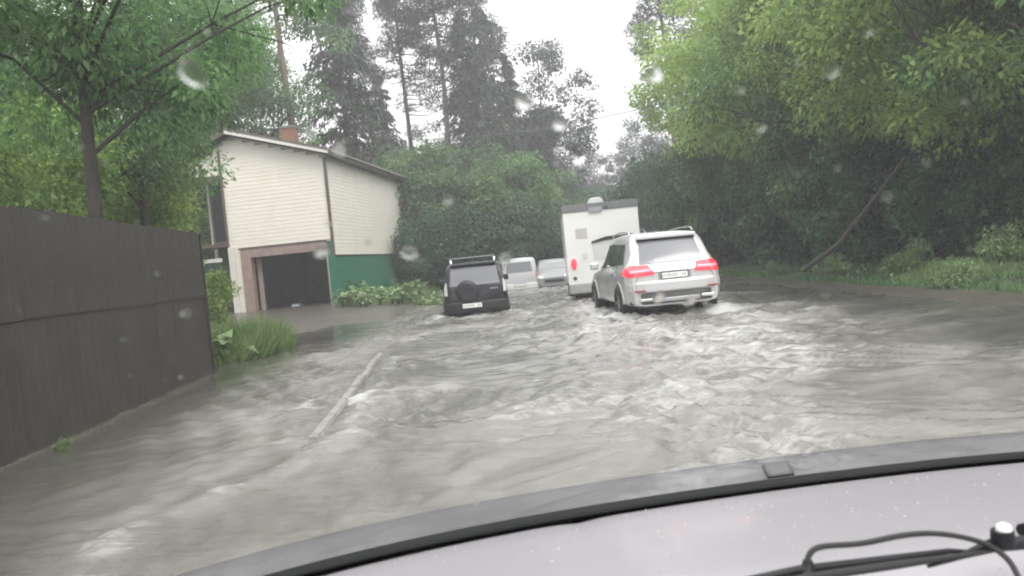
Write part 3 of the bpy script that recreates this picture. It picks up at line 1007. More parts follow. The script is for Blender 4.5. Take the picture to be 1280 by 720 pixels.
for i, (x, d, s, rz, lb) in enumerate(((13.0, 14.8, .55, 0, 'low dark bush at the right edge above the grass mound'), (11.8, 19.5, .60, 1.1, 'dark bush behind the bright grass mound'), (10.9, 23.5, .62, 2.2, 'dark bush between the leaning trunk and the grass mound'),
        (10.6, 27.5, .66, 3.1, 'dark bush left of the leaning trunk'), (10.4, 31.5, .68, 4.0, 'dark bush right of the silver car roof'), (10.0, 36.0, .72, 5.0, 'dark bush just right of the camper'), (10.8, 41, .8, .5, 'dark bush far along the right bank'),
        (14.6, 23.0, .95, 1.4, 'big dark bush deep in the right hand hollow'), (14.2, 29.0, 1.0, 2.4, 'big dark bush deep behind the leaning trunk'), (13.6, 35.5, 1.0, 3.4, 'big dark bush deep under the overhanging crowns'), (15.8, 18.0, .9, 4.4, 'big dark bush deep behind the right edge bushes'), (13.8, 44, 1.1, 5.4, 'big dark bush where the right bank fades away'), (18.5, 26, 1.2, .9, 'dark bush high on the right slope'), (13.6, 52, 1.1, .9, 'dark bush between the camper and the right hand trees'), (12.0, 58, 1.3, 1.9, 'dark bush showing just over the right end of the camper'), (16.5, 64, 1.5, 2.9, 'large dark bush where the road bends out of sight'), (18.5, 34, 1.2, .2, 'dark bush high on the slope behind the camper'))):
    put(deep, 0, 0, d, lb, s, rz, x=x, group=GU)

GW = 'leafy saplings in front of the dark bushes on the right bank'
for (x, d, s, rz, lb) in ((11.3, 25.2, .62, .4, 'leafy sapling drooping left of the pale shrubs on the right bank'), (10.5, 33.5, .66, 1.7, 'leafy sapling to the right of the silver car'), (12.9, 18.6, .60, 2.9, 'leafy sapling rising behind the pale grass mound'), (10.4, 39.5, .75, 3.9, 'leafy sapling beside the camper'), (11.2, 29.3, .55, 5.2, 'leafy sapling behind the leaning trunk'), (13.6, 15.6, .55, .2, 'leafy sapling at the right edge of the photo')):
    put(mid, 0, 0, d, lb, s, rz, x=x, group=GW, squash=1.25)
# the leaning dark trunk in the hollow at right
lt = MB()
a0, a1 = at(1004, 338, 21.0), at(1082, 262, 20.0)
lt.tube([a0, a0.lerp(a1, .5) + Vector((.09, 0, -.12)), a1, a1 + (a1 - a0) * .6 + Vector((0, 0, .3))], [.07, .06, .05, .03], 9)
tag(lt.build('leaning_trunk', barkd, None, smooth=60), 'dark trunk leaning to the right in the shade of the right bank', 'tree trunk')

# --- low plants and grass
def blades(pts, hs, rng, wid=.022, lean=.35):
    n = len(pts)
    d = np.stack([rng.normal(size=n) * lean, rng.normal(size=n) * lean, np.ones(n)], 1)
    nn = unit(n, rng); nn[:, 2] *= .3
    return leaves(pts, d, nn, hs, wid * (.6 + .8 * rng.random(n)), .05)
def grass_patch(name, label, n, region, hmin, hmax, seed, m=L_grass, wid=.022, lean=.35, cat='grass'):
    rng = np.random.default_rng(seed)
    x, y, k = region(rng, n)
    z = ground_z(x, y) - .02
    hs = (hmin + (hmax - hmin) * rng.random(len(x))) * k
    V, Fq = blades(np.stack([x, y, np.maximum(z, -.06)], 1), hs, rng, wid, lean)
    o = mobj(name, npmesh(name, V, Fq, m, np.clip(.5 + .3 * rng.standard_normal(len(x)), 0, 1)))
    return tag(o, label, cat, kind='stuff')
def blob(cx, cyy, rx, ry):
    def f(rng, n):
        a, r = rng.random(n) * 6.283, rng.random(n) ** .55
        return cx + rx * r * np.cos(a), cyy + ry * r * np.sin(a), np.sqrt(np.clip(1.15 - r * r, .1, 1))
    return f
grass_patch('grass_clump', 'tall fresh grass standing in the water at the end of the brown fence', 7000, blob(-5.5, 16.4, .75, 1.7), .25, 1.0, 1, lean=.5)
grass_patch('verge_grass', 'short grass along the foot of the green wall and verge', 9000, lambda r, n: (-6.9 + 4.4 * r.random(n), 30.5 + 9 * r.random(n), np.ones(n)), .15, .4, 2)
grass_patch('bank_grass', 'bright pale grass mound above the waterline on the right bank', 6500, blob(9.7, 17.4, 1.2, 1.7), .12, .42, 3, m=L_pale, wid=.035)
grass_patch('bank_edge_grass', 'low weeds scattered along the edge of the right bank', 16000, lambda r, n: ((lambda y: (7.9 - .03 * (y - 12) + bend(y) + 2.6 * r.random(n) ** 1.0 + .4, y, np.ones(n)))(11 + 28 * r.random(n))), .05, .20, 4, m=L_lime, wid=.03)

def make_burdock(seed, n=22, h=.8):
    rng = np.random.default_rng(seed)
    b = MB()
    P, D, N = [], [], []
    for i in range(n):
        a = rng.random() * 6.283; r = .12 + .42 * rng.random(); z = h * (.35 + .65 * rng.random())
        p = Vector((math.cos(a) * r, math.sin(a) * r, z))
        b.tube([(0, 0, -.02), (p.x * .4, p.y * .4, z * .6), p], [.012, .01, .006], 5, cap=False)
        P.append(tuple(p)); D.append((math.cos(a), math.sin(a), .1 - .6 * rng.random())); N.append((rng.normal() * .25, rng.normal() * .25, 1))
    P, D, N = map(np.array, (P, D, N))
    V, Fq = leaves(P - D * .08, D, N, .34 * (.7 + .5 * rng.random(n)), .27 * (.7 + .5 * rng.random(n)), .18)
    t = thing('burdock_plant', '', 'plant')
    mobj('stem', b.mesh('stem', L_mid), t)
    mobj('foliage', npmesh('foliage', V, Fq, L_pale, np.clip(.5 + .3 * rng.standard_normal(n), 0, 1)), t)
    return t
bd = [make_burdock(5, 24, .8), make_burdock(6, 20, 1.0)]
rngp = random.Random(4)
spots = []
for i in range(26):
    px = 428 + i * 4.9
    spots.append((px + rngp.uniform(-2, 2), rngp.uniform(29.2, 33.5)))
for i, (px, d) in enumerate(spots):
    pr = bd[i % 2]
    X = at(px, 360, d).x
    # keep clear of the wall of the house
    lim = -7.0 + (d - 32) * .12 + .5
    X = max(X, lim)
    g_ = 'broad leaved weeds along the green wall'
    order = ['first', 'second', 'third', 'fourth', 'fifth', 'sixth', 'seventh', 'eighth', 'ninth', 'tenth', 'eleventh', 'twelfth', 'thirteenth']
    lb = ('broad leaved weed by the green wall, %s from the garage opening' % order[i]) if i < 13 else ('broad leaved weed by the roadside, %s counted back from the black car' % order[25 - i])
    if i < 2: put(pr, 1, 0, d, lb, .7, i, x=X, group=g_)
    else: put(pr, 0, 0, d, lb, rngp.uniform(.5, .85), rngp.uniform(0, 6), x=X, group=g_)
for (x, y, s, lb) in ((-5.55, 15.1, .9, 'yellow green weed leaning out from the end of the brown fence'), (8.9, 20.6, .5, 'small pale weed at the waterline left of the bright grass mound'), (8.6, 23.2, .45, 'smallest pale weed by the water left of the grass mound'), (9.1, 18.9, .55, 'pale weed touching the left side of the bright grass mound')):
    dup(bd[0], (x, y, gz(x, y)), s * 7, s, lb, 'nothing')
    o_ = C.objects[-1]
for o in list(C.objects):
    if o.get('group') == 'nothing': del o['group']
low = make_tree('low_shrub', '', 'shrub', 121, 1.0, .55, .55, .05, L_pale, barkg, 22, 90, .10, .05, r0=.02, rc=.26, low=.9, nl=5)
for i, (x, y, sc_, lb) in enumerate(((8.55, 15.4, .55, 'small pale shrub leaning over the mud edge at right'), (9.3, 18.6, .75, 'pale green shrub growing out of the grass mound'), (10.4, 16.8, .9, 'tallest pale shrub on the grass mound'),
        (8.8, 21.6, .6, 'small shrub by the water between the grass mound and the leaning trunk'), (8.3, 25.0, .5, 'low shrub at the waterline under the leaning trunk'), (11.2, 15.6, .8, 'pale shrub at the right edge of the grass mound'))):
    if i == 0:
        low.location = (x, y, gz(x, y)); low.scale = (sc_,) * 3; low['label'] = lb
    else:
        dup(low, (x, y, gz(x, y)), i * 1.1, sc_, lb)
dup(low, (-4.47, 7.7, -.03), 1.0, .13, 'tiny weed stuck to the foot of the brown fence near the left edge')
lean_sh = make_tree('elder_shrub', 'slender yellow green shrub between the brown fence end and the white post', 'shrub', 113, 3.0, .55, .55, .6, L_bright, barkg, 26, 60, .16, .07, r0=.03, rc=.32, low=.7, nl=8)
lean_sh.location = (-6.42, 17.4, gz(-6.42, 17.4)); lean_sh.scale = (.55, .55, .62)

# ---------------------------------------------------------------- vehicles
silver = mat('silver car paint', (0.56, 0.56, 0.56), rough=.28, metal=.35, coat=.6, var=.06, vscale=1.5)
white_p = mat('white car paint', (0.74, 0.74, 0.72), rough=.35, coat=.4, var=.05, vscale=1.2)
black_p = mat('black car paint', (0.005, 0.006, 0.012), rough=.35, spec=.35, coat=.1)
plast = mat('black plastic', (0.011, 0.011, 0.013), rough=.55)
dplast = mat('grey bumper plastic', (0.09, 0.09, 0.09), rough=.6, var=.2)
glass = mat('tinted car glass', (0.045, 0.05, 0.055), rough=.05, spec=.9, coat=1)
glassl = mat('rear window glass', (0.15, 0.155, 0.17), rough=.12, spec=.5, coat=.2)  # pale base colour stands in for bright sky reflected in the glass
redl = mat('red lamp lens', (0.55, 0.02, 0.03), rough=.15, coat=.8, emit=(1, .06, .10), es=.55)
redl2 = mat('red lamp lens bright', (0.75, 0.12, 0.16), rough=.15, coat=.8, emit=(1, .25, .32), es=.8)
clearl = mat('clear lamp lens', (0.62, 0.64, 0.64), rough=.15, coat=.8)
platem = mat('number plate', (0.78, 0.78, 0.76), rough=.4)
chrome = mat('chrome', (0.75, 0.75, 0.75), rough=.12, metal=1)
rubber = mat('tyre rubber', (0.018, 0.018, 0.018), rough=.8)
alloy = mat('alloy wheel', (0.42, 0.42, 0.43), rough=.3, metal=.8)
inkm = mat('plate ink', (.05, .05, .06), rough=.6)

def interp(pts, y):
    xs, ys_ = zip(*pts)
    return float(np.interp(y, xs, ys_))

def car_body(W, L, zb, top, belt, roofw, rear_round=.3, front_round=.8, bulge=.02, nst=64):
    """loft of cross sections along y (0 = rear); returns an MB"""
    b = MB()
    st = sorted(set([0, .02, .05, .09, .14, .2, .27, .36, .46] + list(np.linspace(.56, L - .5, nst)) + [L - .38, L - .26, L - .16, L - .08, L - .03, L]))
    ring = None
    for y in st:
        wf = 1.0
        if y < rear_round: wf -= .13 * (1 - y / rear_round) ** 2
        if y > L - front_round: wf -= .22 * ((y - (L - front_round)) / front_round) ** 2
        w = W / 2 * wf
        zt = interp(top, y); zs = min(interp(belt, y), zt - .03)
        zs = max(zs, zb + .3)
        wr = min(w * .93, interp(roofw, y))
        hgt = zs - zb
        pts = [(0, zb), (w * .75, zb), (w * .93, zb + .03), (w * .985, zb + .10), (w, zb + .25 * hgt), (w + bulge * .5, zb + .5 * hgt), (w + bulge * .4, zb + .78 * hgt), (w * .985, zb + .9 * hgt), (w * .955, zs)]
        g = zt - zs
        wi = w * .945
        for t in (.06, .35, .65, .86):
            pts.append((wi + (wr - wi) * t, zs + g * t))
        pts += [(wr * .965, zs + g * .955), (wr * .85, zs + g * .99), (wr * .5, zt + .012), (0, zt + .018)]
        full = pts + [(-x, z) for (x, z) in reversed(pts[1:-1])]
        i = len(b.v)
        b.v += [(x, y, z) for (x, z) in full]
        n = len(full)
        if ring is not None:
            for k in range(n):
                j = (k + 1) % n
                b.f.append((ring + k, ring + j, i + j, i + k))
        else:
            b.f.append(tuple(range(i, i + n)))
        ring = i
    b.f.append(tuple(ring + k for k in reversed(range(n))))
    return b

def bvh_of(b):
    return BVHTree.FromPolygons([Vector(v) for v in b.v], b.f)

def patch(bvh, cs, side, nx=8, ny=6, off=.016, thick=.02, name='pane', m=None, parent=None, maxd=9, bow=0):
    """a panel laid on the body: cs = 4 corners in (x, z) seen from behind ('r') or (y, z) seen from a side ('+x'/'-x')"""
    b = MB()
    P = []
    (a, bb, c, d) = [Vector(q) for q in cs]
    for i in range(nx + 1):
        for j in range(ny + 1):
            u, v = i / nx, j / ny
            q = (a * (1 - u) + bb * u) * (1 - v) + (d * (1 - u) + c * u) * v
            q = Vector((q.x, q.y + bow * (1 - (2 * u - 1) ** 2) * v))
            if side == 'r':
                o, dr = Vector((q.x, -2, q.y)), Vector((0, 1, 0))
            elif side == 'f':
                o, dr = Vector((q.x, 12, q.y)), Vector((0, -1, 0))
            else:
                s = 1 if side == '+x' else -1
                o, dr = Vector((3 * s, q.x, q.y)), Vector((-s, 0, 0))
            h, nrm, _, dist = bvh.ray_cast(o, dr)
            if h is None:
                h = P[-1][0] if P else o + dr * 2
            P.append((h.copy(), dr))
    for (h, dr) in P: b.v.append(tuple(h - dr * off))
    for (h, dr) in P: b.v.append(tuple(h + dr * thick))
    m_ = ny + 1
    N = len(P)
    for i in range(nx):
        for j in range(ny):
            k = i * m_ + j
            b.f.append((k, k + 1, k + m_ + 1, k + m_))
    for i in range(nx):
        for k in (i * m_, i * m_ + ny):
            b.f.append((k, k + m_, k + m_ + N, k + N))
    for j in range(ny):
        for k in (j, nx * m_ + j):
            b.f.append((k, k + 1, k + 1 + N, k + N))
    return b.build(name, m, parent, smooth=35)

def wheel(parent, x, y, r, wd=.23, s=1, z=None):
    z = r if z is None else z
    t = MB(); t.lathe([(-wd / 2, r * .62), (-wd / 2, r * .93), (-wd * .36, r), (wd * .36, r), (wd / 2, r * .93), (wd / 2, r * .62), (-wd / 2, r * .62)], 'x', 28)
    w_ = t.build('wheel', rubber, parent, smooth=40)
    w_.location = (x, y, z)
    q = MB(); q.lathe([(s * wd * .2, .001), (s * wd * .2, r * .58), (s * wd * .47, r * .66), (s * wd * .42, r * .60)], 'x', 28)
    for k in range(5):
        a = k * 2 * math.pi / 5
        u, v = Vector((0, math.cos(a), math.sin(a))), Vector((0, -math.sin(a), math.cos(a)))
        xo, xi = s * wd * .42, s * wd * .22
        p = [u * .02 + v * .035, u * r * .62 + v * .028, u * r * .62 - v * .028, u * .02 - v * .035]
        i = len(q.v)
        for X in (xo, xi):
            q.v += [(X, t_.y, t_.z) for t_ in p]
        q.f += [(i, i + 1, i + 2, i + 3), (i + 4, i + 7, i + 6, i + 5), (i, i + 4, i + 5, i + 1), (i + 3, i + 2, i + 6, i + 7)]
    q.build('rim', alloy, w_, smooth=40)
    return w_

def plate(parent, x, y, z, w_=.52, h_=.112, marks=True):
    p = MB().box(x - w_ / 2, x + w_ / 2, y - .012, y, z - h_ / 2, z + h_ / 2).build('number_plate', platem, parent)
    fr_ = MB()
    e = .014
    fr_.box(x - w_ / 2 - e, x + w_ / 2 + e, y - .016, y - .002, z - h_ / 2 - e, z - h_ / 2 - .001)
    fr_.box(x - w_ / 2 - e, x + w_ / 2 + e, y - .016, y - .002, z + h_ / 2 + .001, z + h_ / 2 + e)
    fr_.box(x - w_ / 2 - e, x - w_ / 2 - .001, y - .016, y - .002, z - h_ / 2, z + h_ / 2)
    fr_.box(x + w_ / 2 + .001, x + w_ / 2 + e, y - .016, y - .002, z - h_ / 2, z + h_ / 2)
    fr_.build('plate_frame', plast, p)
    if marks:   # the plate cannot be read in the photograph: only its smudged dark strokes
        k = MB()
        for i, (u, s_) in enumerate(((-.43, .05), (-.32, .03), (-.22, .045), (-.12, .035), (-.02, .045), (.08, .03), (.31, .04), (.40, .035))):
            k.box(x + u * w_ - s_ / 2, x + u * w_ + s_ / 2, y - .015, y - .0125, z - .028, z + (.030 if i % 3 else .018))
        k.build('plate_marks', mat('smudged ink', (.42, .42, .43), rough=.6), p)['kind'] = 'stuff'
    return p

def lines(bvh, parent, items, m=plast):
    for (cs, side) in items:
        patch(bvh, cs, side, 2, 10, off=.0025, thick=.01, name='panel_gap', m=m, parent=parent)

# --- the silver estate, half turned, with its brake lights on
def place_dir(px, d, z, heading):
    p = at(px, 330, d)
    return (p.x, d, z), -heading
sv = thing('silver_car', 'silver off road estate car with glowing red tail lights ahead of us in the flood', 'car')
W, L = 1.93, 4.75
top = [(0, .98), (.02, 1.00), (.10, 1.06), (.20, 1.22), (.50, 1.66), (.62, 1.735), (.9, 1.755), (1.8, 1.785), (2.6, 1.76), (2.9, 1.70), (3.55, 1.17), (3.75, 1.10), (4.3, 1.02), (4.6, .88), (4.75, .66)]
belt = [(0, 1.02), (.3, 1.10), (1.2, 1.07), (3.4, 1.01), (4.2, .92), (4.75, .62)]
rfw = [(0, .80), (.25, .75), (.6, .68), (2, .69), (3.0, .66), (3.6, .72), (4.75, .6)]
bb_ = car_body(W, L, .30, top, belt, rfw)
bv = bvh_of(bb_)
bb_.build('body', silver, sv, smooth=32)
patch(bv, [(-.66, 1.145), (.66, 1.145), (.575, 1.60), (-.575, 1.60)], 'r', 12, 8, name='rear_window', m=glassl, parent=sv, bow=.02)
MB().prism([(-.62, 1.635), (.62, 1.635), (.60, 1.71), (-.60, 1.71)], 'y', .37, .60).build('spoiler', silver, sv, bevel=.015)
patch(bv, [(-.60, 1.597), (.60, 1.597), (.585, 1.635), (-.585, 1.635)], 'r', 8, 2, off=.02, name='dark_strip', m=plast, parent=sv, bow=.012)
for s in (-1, 1):
    # wrap-round lamps: rear face and flank
    cs = [(s * .40, .925), (s * .945, .895), (s * .915, 1.135), (s * .50, 1.12)]
    lamp = patch(bv, cs, 'r', 10, 4, off=.022, thick=.03, name='tail_lamp', m=redl, parent=sv)
    patch(bv, [(s * .47, 1.00), (s * .88, .985), (s * .88, 1.035), (s * .49, 1.04)], 'r', 8, 2, off=.026, thick=.02, name='lamp_strip', m=redl2, parent=lamp)
    patch(bv, [(.03, .90), (.46, .96), (.36, 1.06), (.03, 1.12)], '+x' if s > 0 else '-x', 8, 4, off=.014, thick=.03, name='tail_lamp_side', m=redl, parent=lamp)
    sd_ = '+x' if s > 0 else '-x'
    patch(bv, [(.52, 1.17), (1.03, 1.15), (1.03, 1.56), (.80, 1.58)], sd_, 6, 6, name='quarter_window', m=glass, parent=sv)
    patch(bv, [(1.10, 1.145), (2.02, 1.12), (2.02, 1.60), (1.10, 1.57)], sd_, 6, 6, name='side_window', m=glass, parent=sv)
    patch(bv, [(2.09, 1.115), (3.26, 1.08), (2.75, 1.58), (2.09, 1.60)], sd_, 6, 6, name='side_window', m=glass, parent=sv)
    lines(bv, sv, [([(2.05, .42), (2.062, .42), (2.062, 1.09), (2.05, 1.09)], sd_), ([(1.12, .75), (1.132, .75), (1.132, 1.12), (1.12, 1.12)], sd_), ([(3.2, .42), (3.212, .42), (3.212, 1.04), (3.2, 1.04)], sd_)])
    MB().box(min(s * .955, s * .99), max(s * .955, s * .99), 1.25, 1.45, .93, .955).build('door_handle', chrome, sv)
    # arches
    for yc in (.92, 3.86):
        b = MB()
        n = 14
        for k in range(n + 1):
            a = math.pi * k / n
            for rr_ in (.40, .452):
                for xx in (s * (W / 2 - .05), s * (W / 2 + .020)):
                    b.v.append((xx, yc + math.cos(a) * rr_, .36 + math.sin(a) * rr_))
        for k in range(n):
            i = k * 4
            b.f += [(i, i + 4, i + 5, i + 1), (i + 2, i + 3, i + 7, i + 6), (i + 1, i + 5, i + 7, i + 3), (i, i + 2, i + 6, i + 4)]
        b.build('wheel_arch', silver, sv, smooth=50)
        MB().lathe([(s * (W / 2 - .25), .002), (s * (W / 2 + .016), .005), (s * (W / 2 + .016), .41), (s * (W / 2 - .25), .41)], 'x', 26, (0, yc, .37)).build('arch_liner', plast, sv)
        wheel(sv, s * (W / 2 - .075), yc, .36, .25, s)
    b = MB(); b.tube([(s * .66, .75, 1.755), (s * .665, .9, 1.815), (s * .66, 1.7, 1.835), (s * .65, 2.5, 1.815), (s * .64, 2.65, 1.76)], .016, 8); b.build('roof_rail', chrome, sv, smooth=60)
    b = MB(); b.box(min(s * .98, s * 1.17), max(s * .98, s * 1.17), 2.98, 3.1, 1.06, 1.22); mo = b.build('mirror', silver, sv, bevel=.035)
# rear bumper: a body-coloured bar over a dark lower apron with a scuff strip and two tail pipes
def bar(parent, w_, y0, y1, z0, z1, m, name, rnd=.16, bevel=.03):
    n = 12
    pts = [(-w_ / 2, y1)]
    for k in range(n + 1):
        u = -1 + 2 * k / n
        pts.append((u * w_ / 2 * .985, y0 + (abs(u) ** 4) * rnd))
    pts.append((w_ / 2, y1))
    return MB().prism(pts, 'z', z0, z1).build(name, m, parent, bevel=bevel)
bar(sv, 1.90, -.10, .30, .56, .80, silver, 'rear_bumper', .17, .045)
bar(sv, 1.84, -.07, .25, .34, .555, dplast, 'lower_apron', .17, .02)
bar(sv, .95, -.095, .1, .37, .45, mat('grey skid plate', (.38, .38, .39), rough=.35, metal=.6), 'skid_plate', .03, .012)
for s in (-1, 1):
    MB().box(s * .62 - .13, s * .62 + .13, -.085, -.02, .40, .46).build('tail_pipe', chrome, sv, bevel=.012)
    MB().box(s * .74 - .11, s * .74 + .11, -.094, -.05, .60, .63).build('reflector', mat('dull red', (.25, .03, .03), rough=.3), sv)
# plate recess and handle strip on the tailgate
MB().box(-.40, .42, -.012, .02, .955, .99).build('handle_strip', chrome, sv, bevel=.006)
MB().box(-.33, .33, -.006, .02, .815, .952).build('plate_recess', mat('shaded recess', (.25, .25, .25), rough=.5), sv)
plate(sv, 0, -.008, .885)
b = MB(); b.lathe([(-.012, .045), (0, .055), (.012, .045)], 'y', 20); 
st_ = MB(); st_.tube([(math.cos(t) * .052, 0, math.sin(t) * .052) for t in np.linspace(0, 2 * math.pi, 21)], .006, 6)
for k in range(3):
    a = math.pi / 2 + k * 2 * math.pi / 3
    st_.tube([(0, 0, 0), (math.cos(a) * .05, 0, math.sin(a) * .05)], [.011, .003], 6)
em = st_.build('emblem', chrome, sv, smooth=50); em.location = (0, .035, 1.045)
b = MB(); b.tube([(.05, .33, 1.15), (.0, .18, 1.165), (-.30, .20, 1.19)], .012, 6); b.build('rear_wiper', plast, sv)
MB().box(-.05, .35, .165, .20, 1.155, 1.175).build('wiper_arm', plast, sv)
lines(bv, sv, [([(-.80, .80), (-.788, .80), (-.62, 1.10), (-.632, 1.10)], 'r'), ([(.80, .80), (.788, .80), (.62, 1.10), (.632, 1.10)], 'r')], dplast)
loc, rz = place_dir(842, 15.9, -.08, R(-3.6))
sv.location, sv.rotation_euler = loc, (0, 0, rz + R(0))

# --- the black off roader
bk = thing('black_car', 'boxy black off road car with roof rack and spare wheel', 'car')
W2, L2 = 1.74, 4.1
top = [(0, 1.04), (.02, 1.08), (.05, 1.12), (.16, 1.50), (.22, 1.62), (.32, 1.69), (.6, 1.71), (2.3, 1.71), (2.55, 1.65), (3.0, 1.15), (3.2, 1.08), (3.9, 1.0), (4.1, .72)]
belt = [(0, 1.06), (.2, 1.08), (3.0, 1.04), (3.9, .94), (4.1, .7)]
rfw = [(0, .80), (.15, .77), (.4, .72), (2.5, .69), (3.2, .7), (4.1, .6)]
bb_ = car_body(W2, L2, .36, top, belt, rfw, rear_round=.18, front_round=.4, bulge=.012)
bv = bvh_of(bb_)
bb_.build('body', black_p, bk, smooth=32)
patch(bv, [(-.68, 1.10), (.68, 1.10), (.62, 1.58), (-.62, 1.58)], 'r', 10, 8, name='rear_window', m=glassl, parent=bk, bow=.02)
for s in (-1, 1):
    patch(bv, [(s * .755, .86), (s * .845, .86), (s * .83, 1.20), (s * .76, 1.20)], 'r', 3, 8, off=.02, name='tail_lamp', m=clearl, parent=bk)
    sd_ = '+x' if s > 0 else '-x'
    patch(bv, [(.30, 1.14), (1.05, 1.13), (1.05, 1.56), (.38, 1.58)], sd_, name='quarter_window', m=glass, parent=bk)
    patch(bv, [(1.12, 1.13), (1.85, 1.12), (1.85, 1.56), (1.12, 1.56)], sd_, name='side_window', m=glass, parent=bk)
    patch(bv, [(1.92, 1.12), (2.75, 1.10), (2.45, 1.55), (1.92, 1.56)], sd_, name='side_window', m=glass, parent=bk)
    for yc in (.78, 3.2):
        MB().lathe([(s * (W2 / 2 - .25), .002), (s * (W2 / 2 + .022), .005), (s * (W2 / 2 + .022), .40), (s * (W2 / 2 - .25), .40)], 'x', 24, (0, yc, .38)).build('arch_liner', plast, bk)
        wheel(bk, s * (W2 / 2 - .07), yc, .35, .24, s)
    MB().box(min(s * .87, s * 1.05), max(s * .87, s * 1.05), 2.55, 2.66, 1.10, 1.27).build('mirror', black_p, bk, bevel=.03)
    b = MB(); b.tube([(s * .60, .42, 1.70), (s * .60, .45, 1.79), (s * .60, 2.2, 1.79), (s * .60, 2.25, 1.70)], .018, 8); b.build('roof_rail', chrome, bk)
rk = MB()
for y in (.5, 1.0, 1.6, 2.1):
    rk.tube([(-.62, y, 1.845), (.62, y, 1.845)], .022, 8)
for s in (-1, 1):
    for y in (.5, 1.0, 1.6, 2.1): rk.box(s * .6 - .02, s * .6 + .02, y - .03, y + .03, 1.79, 1.84)
rk.build('roof_rack', mat('grey rack metal', (.16, .17, .17), rough=.5, metal=.3), bk, smooth=40)
for s in (-1, 1):
    patch(bv, [(s * .70, 1.10), (s * .74, 1.10), (s * .68, 1.58), (s * .64, 1.58)], 'r', 2, 8, off=.02, name='pillar_trim', m=plast, parent=bk)
bar(bk, 1.74, -.16, .2, .42, .66, plast, 'rear_bumper', .12, .035)
plate(bk, -.12, -.165, .56)
sp_ = MB(); sp_.lathe([(-.11, .001), (-.13, .18), (-.125, .25), (-.09, .30), (0, .315), (.09, .305), (.10, .001)], 'y', 32, (-.22, -.04, .93))
sw = sp_.build('spare_wheel', mat('black wheel cover', (.009, .010, .015), rough=.45), bk, smooth=45)
lb_ = bpy.data.curves.new('badge', 'FONT')
lt_ = MB()
for i in range(4): lt_.box(.40 + i * .06, .44 + i * .06, -.012, .0, .955, .985)
lt_.build('badge_letters', chrome, bk)
MB().box(-.62, .62, .10, .30, 1.64, 1.685).build('spoiler', black_p, bk, bevel=.015)
loc, rz = place_dir(591, 21.6, -.27, R(-3.0))
bk.location, bk.rotation_euler = loc, (0, 0, rz)

# --- the camper
rv = thing('camper_van', 'tall white camper with dark roof edge and round red tail light', 'camper')
WR, LR, HR = 2.28, 5.6, 3.05
def rrect(w_, z0, z1, r, n=6):
    pts = []
    for (cx_, cz, a0_) in ((w_ / 2 - r, z0 + r, -90), (w_ / 2 - r, z1 - r, 0), (-w_ / 2 + r, z1 - r, 90), (-w_ / 2 + r, z0 + r, 180)):
        for k in range(n + 1):
            a = R(a0_ + 90 * k / n); pts.append((cx_ + r * math.cos(a), cz + r * math.sin(a)))
    return pts
MB().prism(rrect(WR, .62, HR - .16, .07), 'y', 0, LR).build('body', white_p, rv, smooth=40, bevel=.02)
MB().prism(rrect(WR + .03, HR - .22, HR, .07), 'y', -.03, LR + .02).build('roof_edge', mat('grey roof trim', (.16, .165, .17), rough=.5, var=.2), rv, smooth=40, bevel=.01)
bar(rv, WR, -.09, .5, .34, .66, mat('grey camper bumper', (.34, .34, .34), rough=.5, var=.1), 'rear_bumper', .08, .04)
MB().box(-1.0, 1.0, .6, 5.2, .28, .60).build('chassis', plast, rv)
for s in (-1, 1):
    lo = MB(); lo.lathe([(-.05, .001), (-.055, .06), (-.04, .085), (.01, .092)], 'y', 22); l_ = lo.build('tail_lamp', redl, rv, smooth=40); l_.location = (s * .93, .0, 1.26); l_.scale = (1, 1, 1.9)
    lo = MB(); lo.lathe([(-.02, .001), (-.02, .055), (.01, .065)], 'y', 18); l_ = lo.build('reflector', mat('dark reflector', (.08, .09, .10), rough=.2, coat=.5), rv); l_.location = (s * .93, -.0, .82)
    for yc in (1.3, 4.6): wheel(rv, s * .98, yc, .35, .24, s)
MB().box(-.80, -.45, -.012, .0, 2.02, 2.32).build('service_hatch', mat('grey hatch', (.47, .45, .43), rough=.5), rv, bevel=.004)
MB().box(-.66, -.50, -.01, .0, 1.38, 1.56).build('vent', mat('pale grey vent', (.58, .58, .57), rough=.5), rv)
wv = MB(); wv.prism(rrect(1.25, 1.33, 1.92, .09), 'y', -.014, .0); wo = wv.build('rear_window', mat('pale camper window', (.52, .53, .53), rough=.12, coat=1, spec=.8), rv); wo.location = (.30, 0, 0)
hv = MB(); hv.prism([(-.34, 1.83), (.10, 1.90), (.93, 1.92), (.93, 2.03), (.1, 2.01), (-.34, 1.90)], 'y', -.05, -.016); hv.build('window_awning', plast, rv, bevel=.01)
MB().box(-.34, .05, -.06, -.032, HR - .27, HR - .12).build('camera_bracket', mat('grey bracket', (.28, .29, .3), rough=.5), rv)
MB().box(.15, .22, -.06, -.032, HR - .20, HR - .14).build('marker_light', plast, rv)
ac = MB(); ac.prism([(-.35, HR), (-.30, HR + .13), (-.22, HR + .17), (.0, HR + .17), (.10, HR + .12), (.14, HR)], 'y', .08, .6); ac.build('roof_box', mat('white plastic', (.62, .63, .64), rough=.4, var=.2), rv, bevel=.02)
MB().tube([(.75, .1, HR), (.75, .1, HR + .08), (1.05, .1, HR + .08), (1.05, .1, HR)], .015, 6).build('roof_handle', plast, rv)
loc, rz = place_dir(756, 24.3, -.17, R(3.2))
rv.location, rv.rotation_euler = loc, (0, 0, rz)

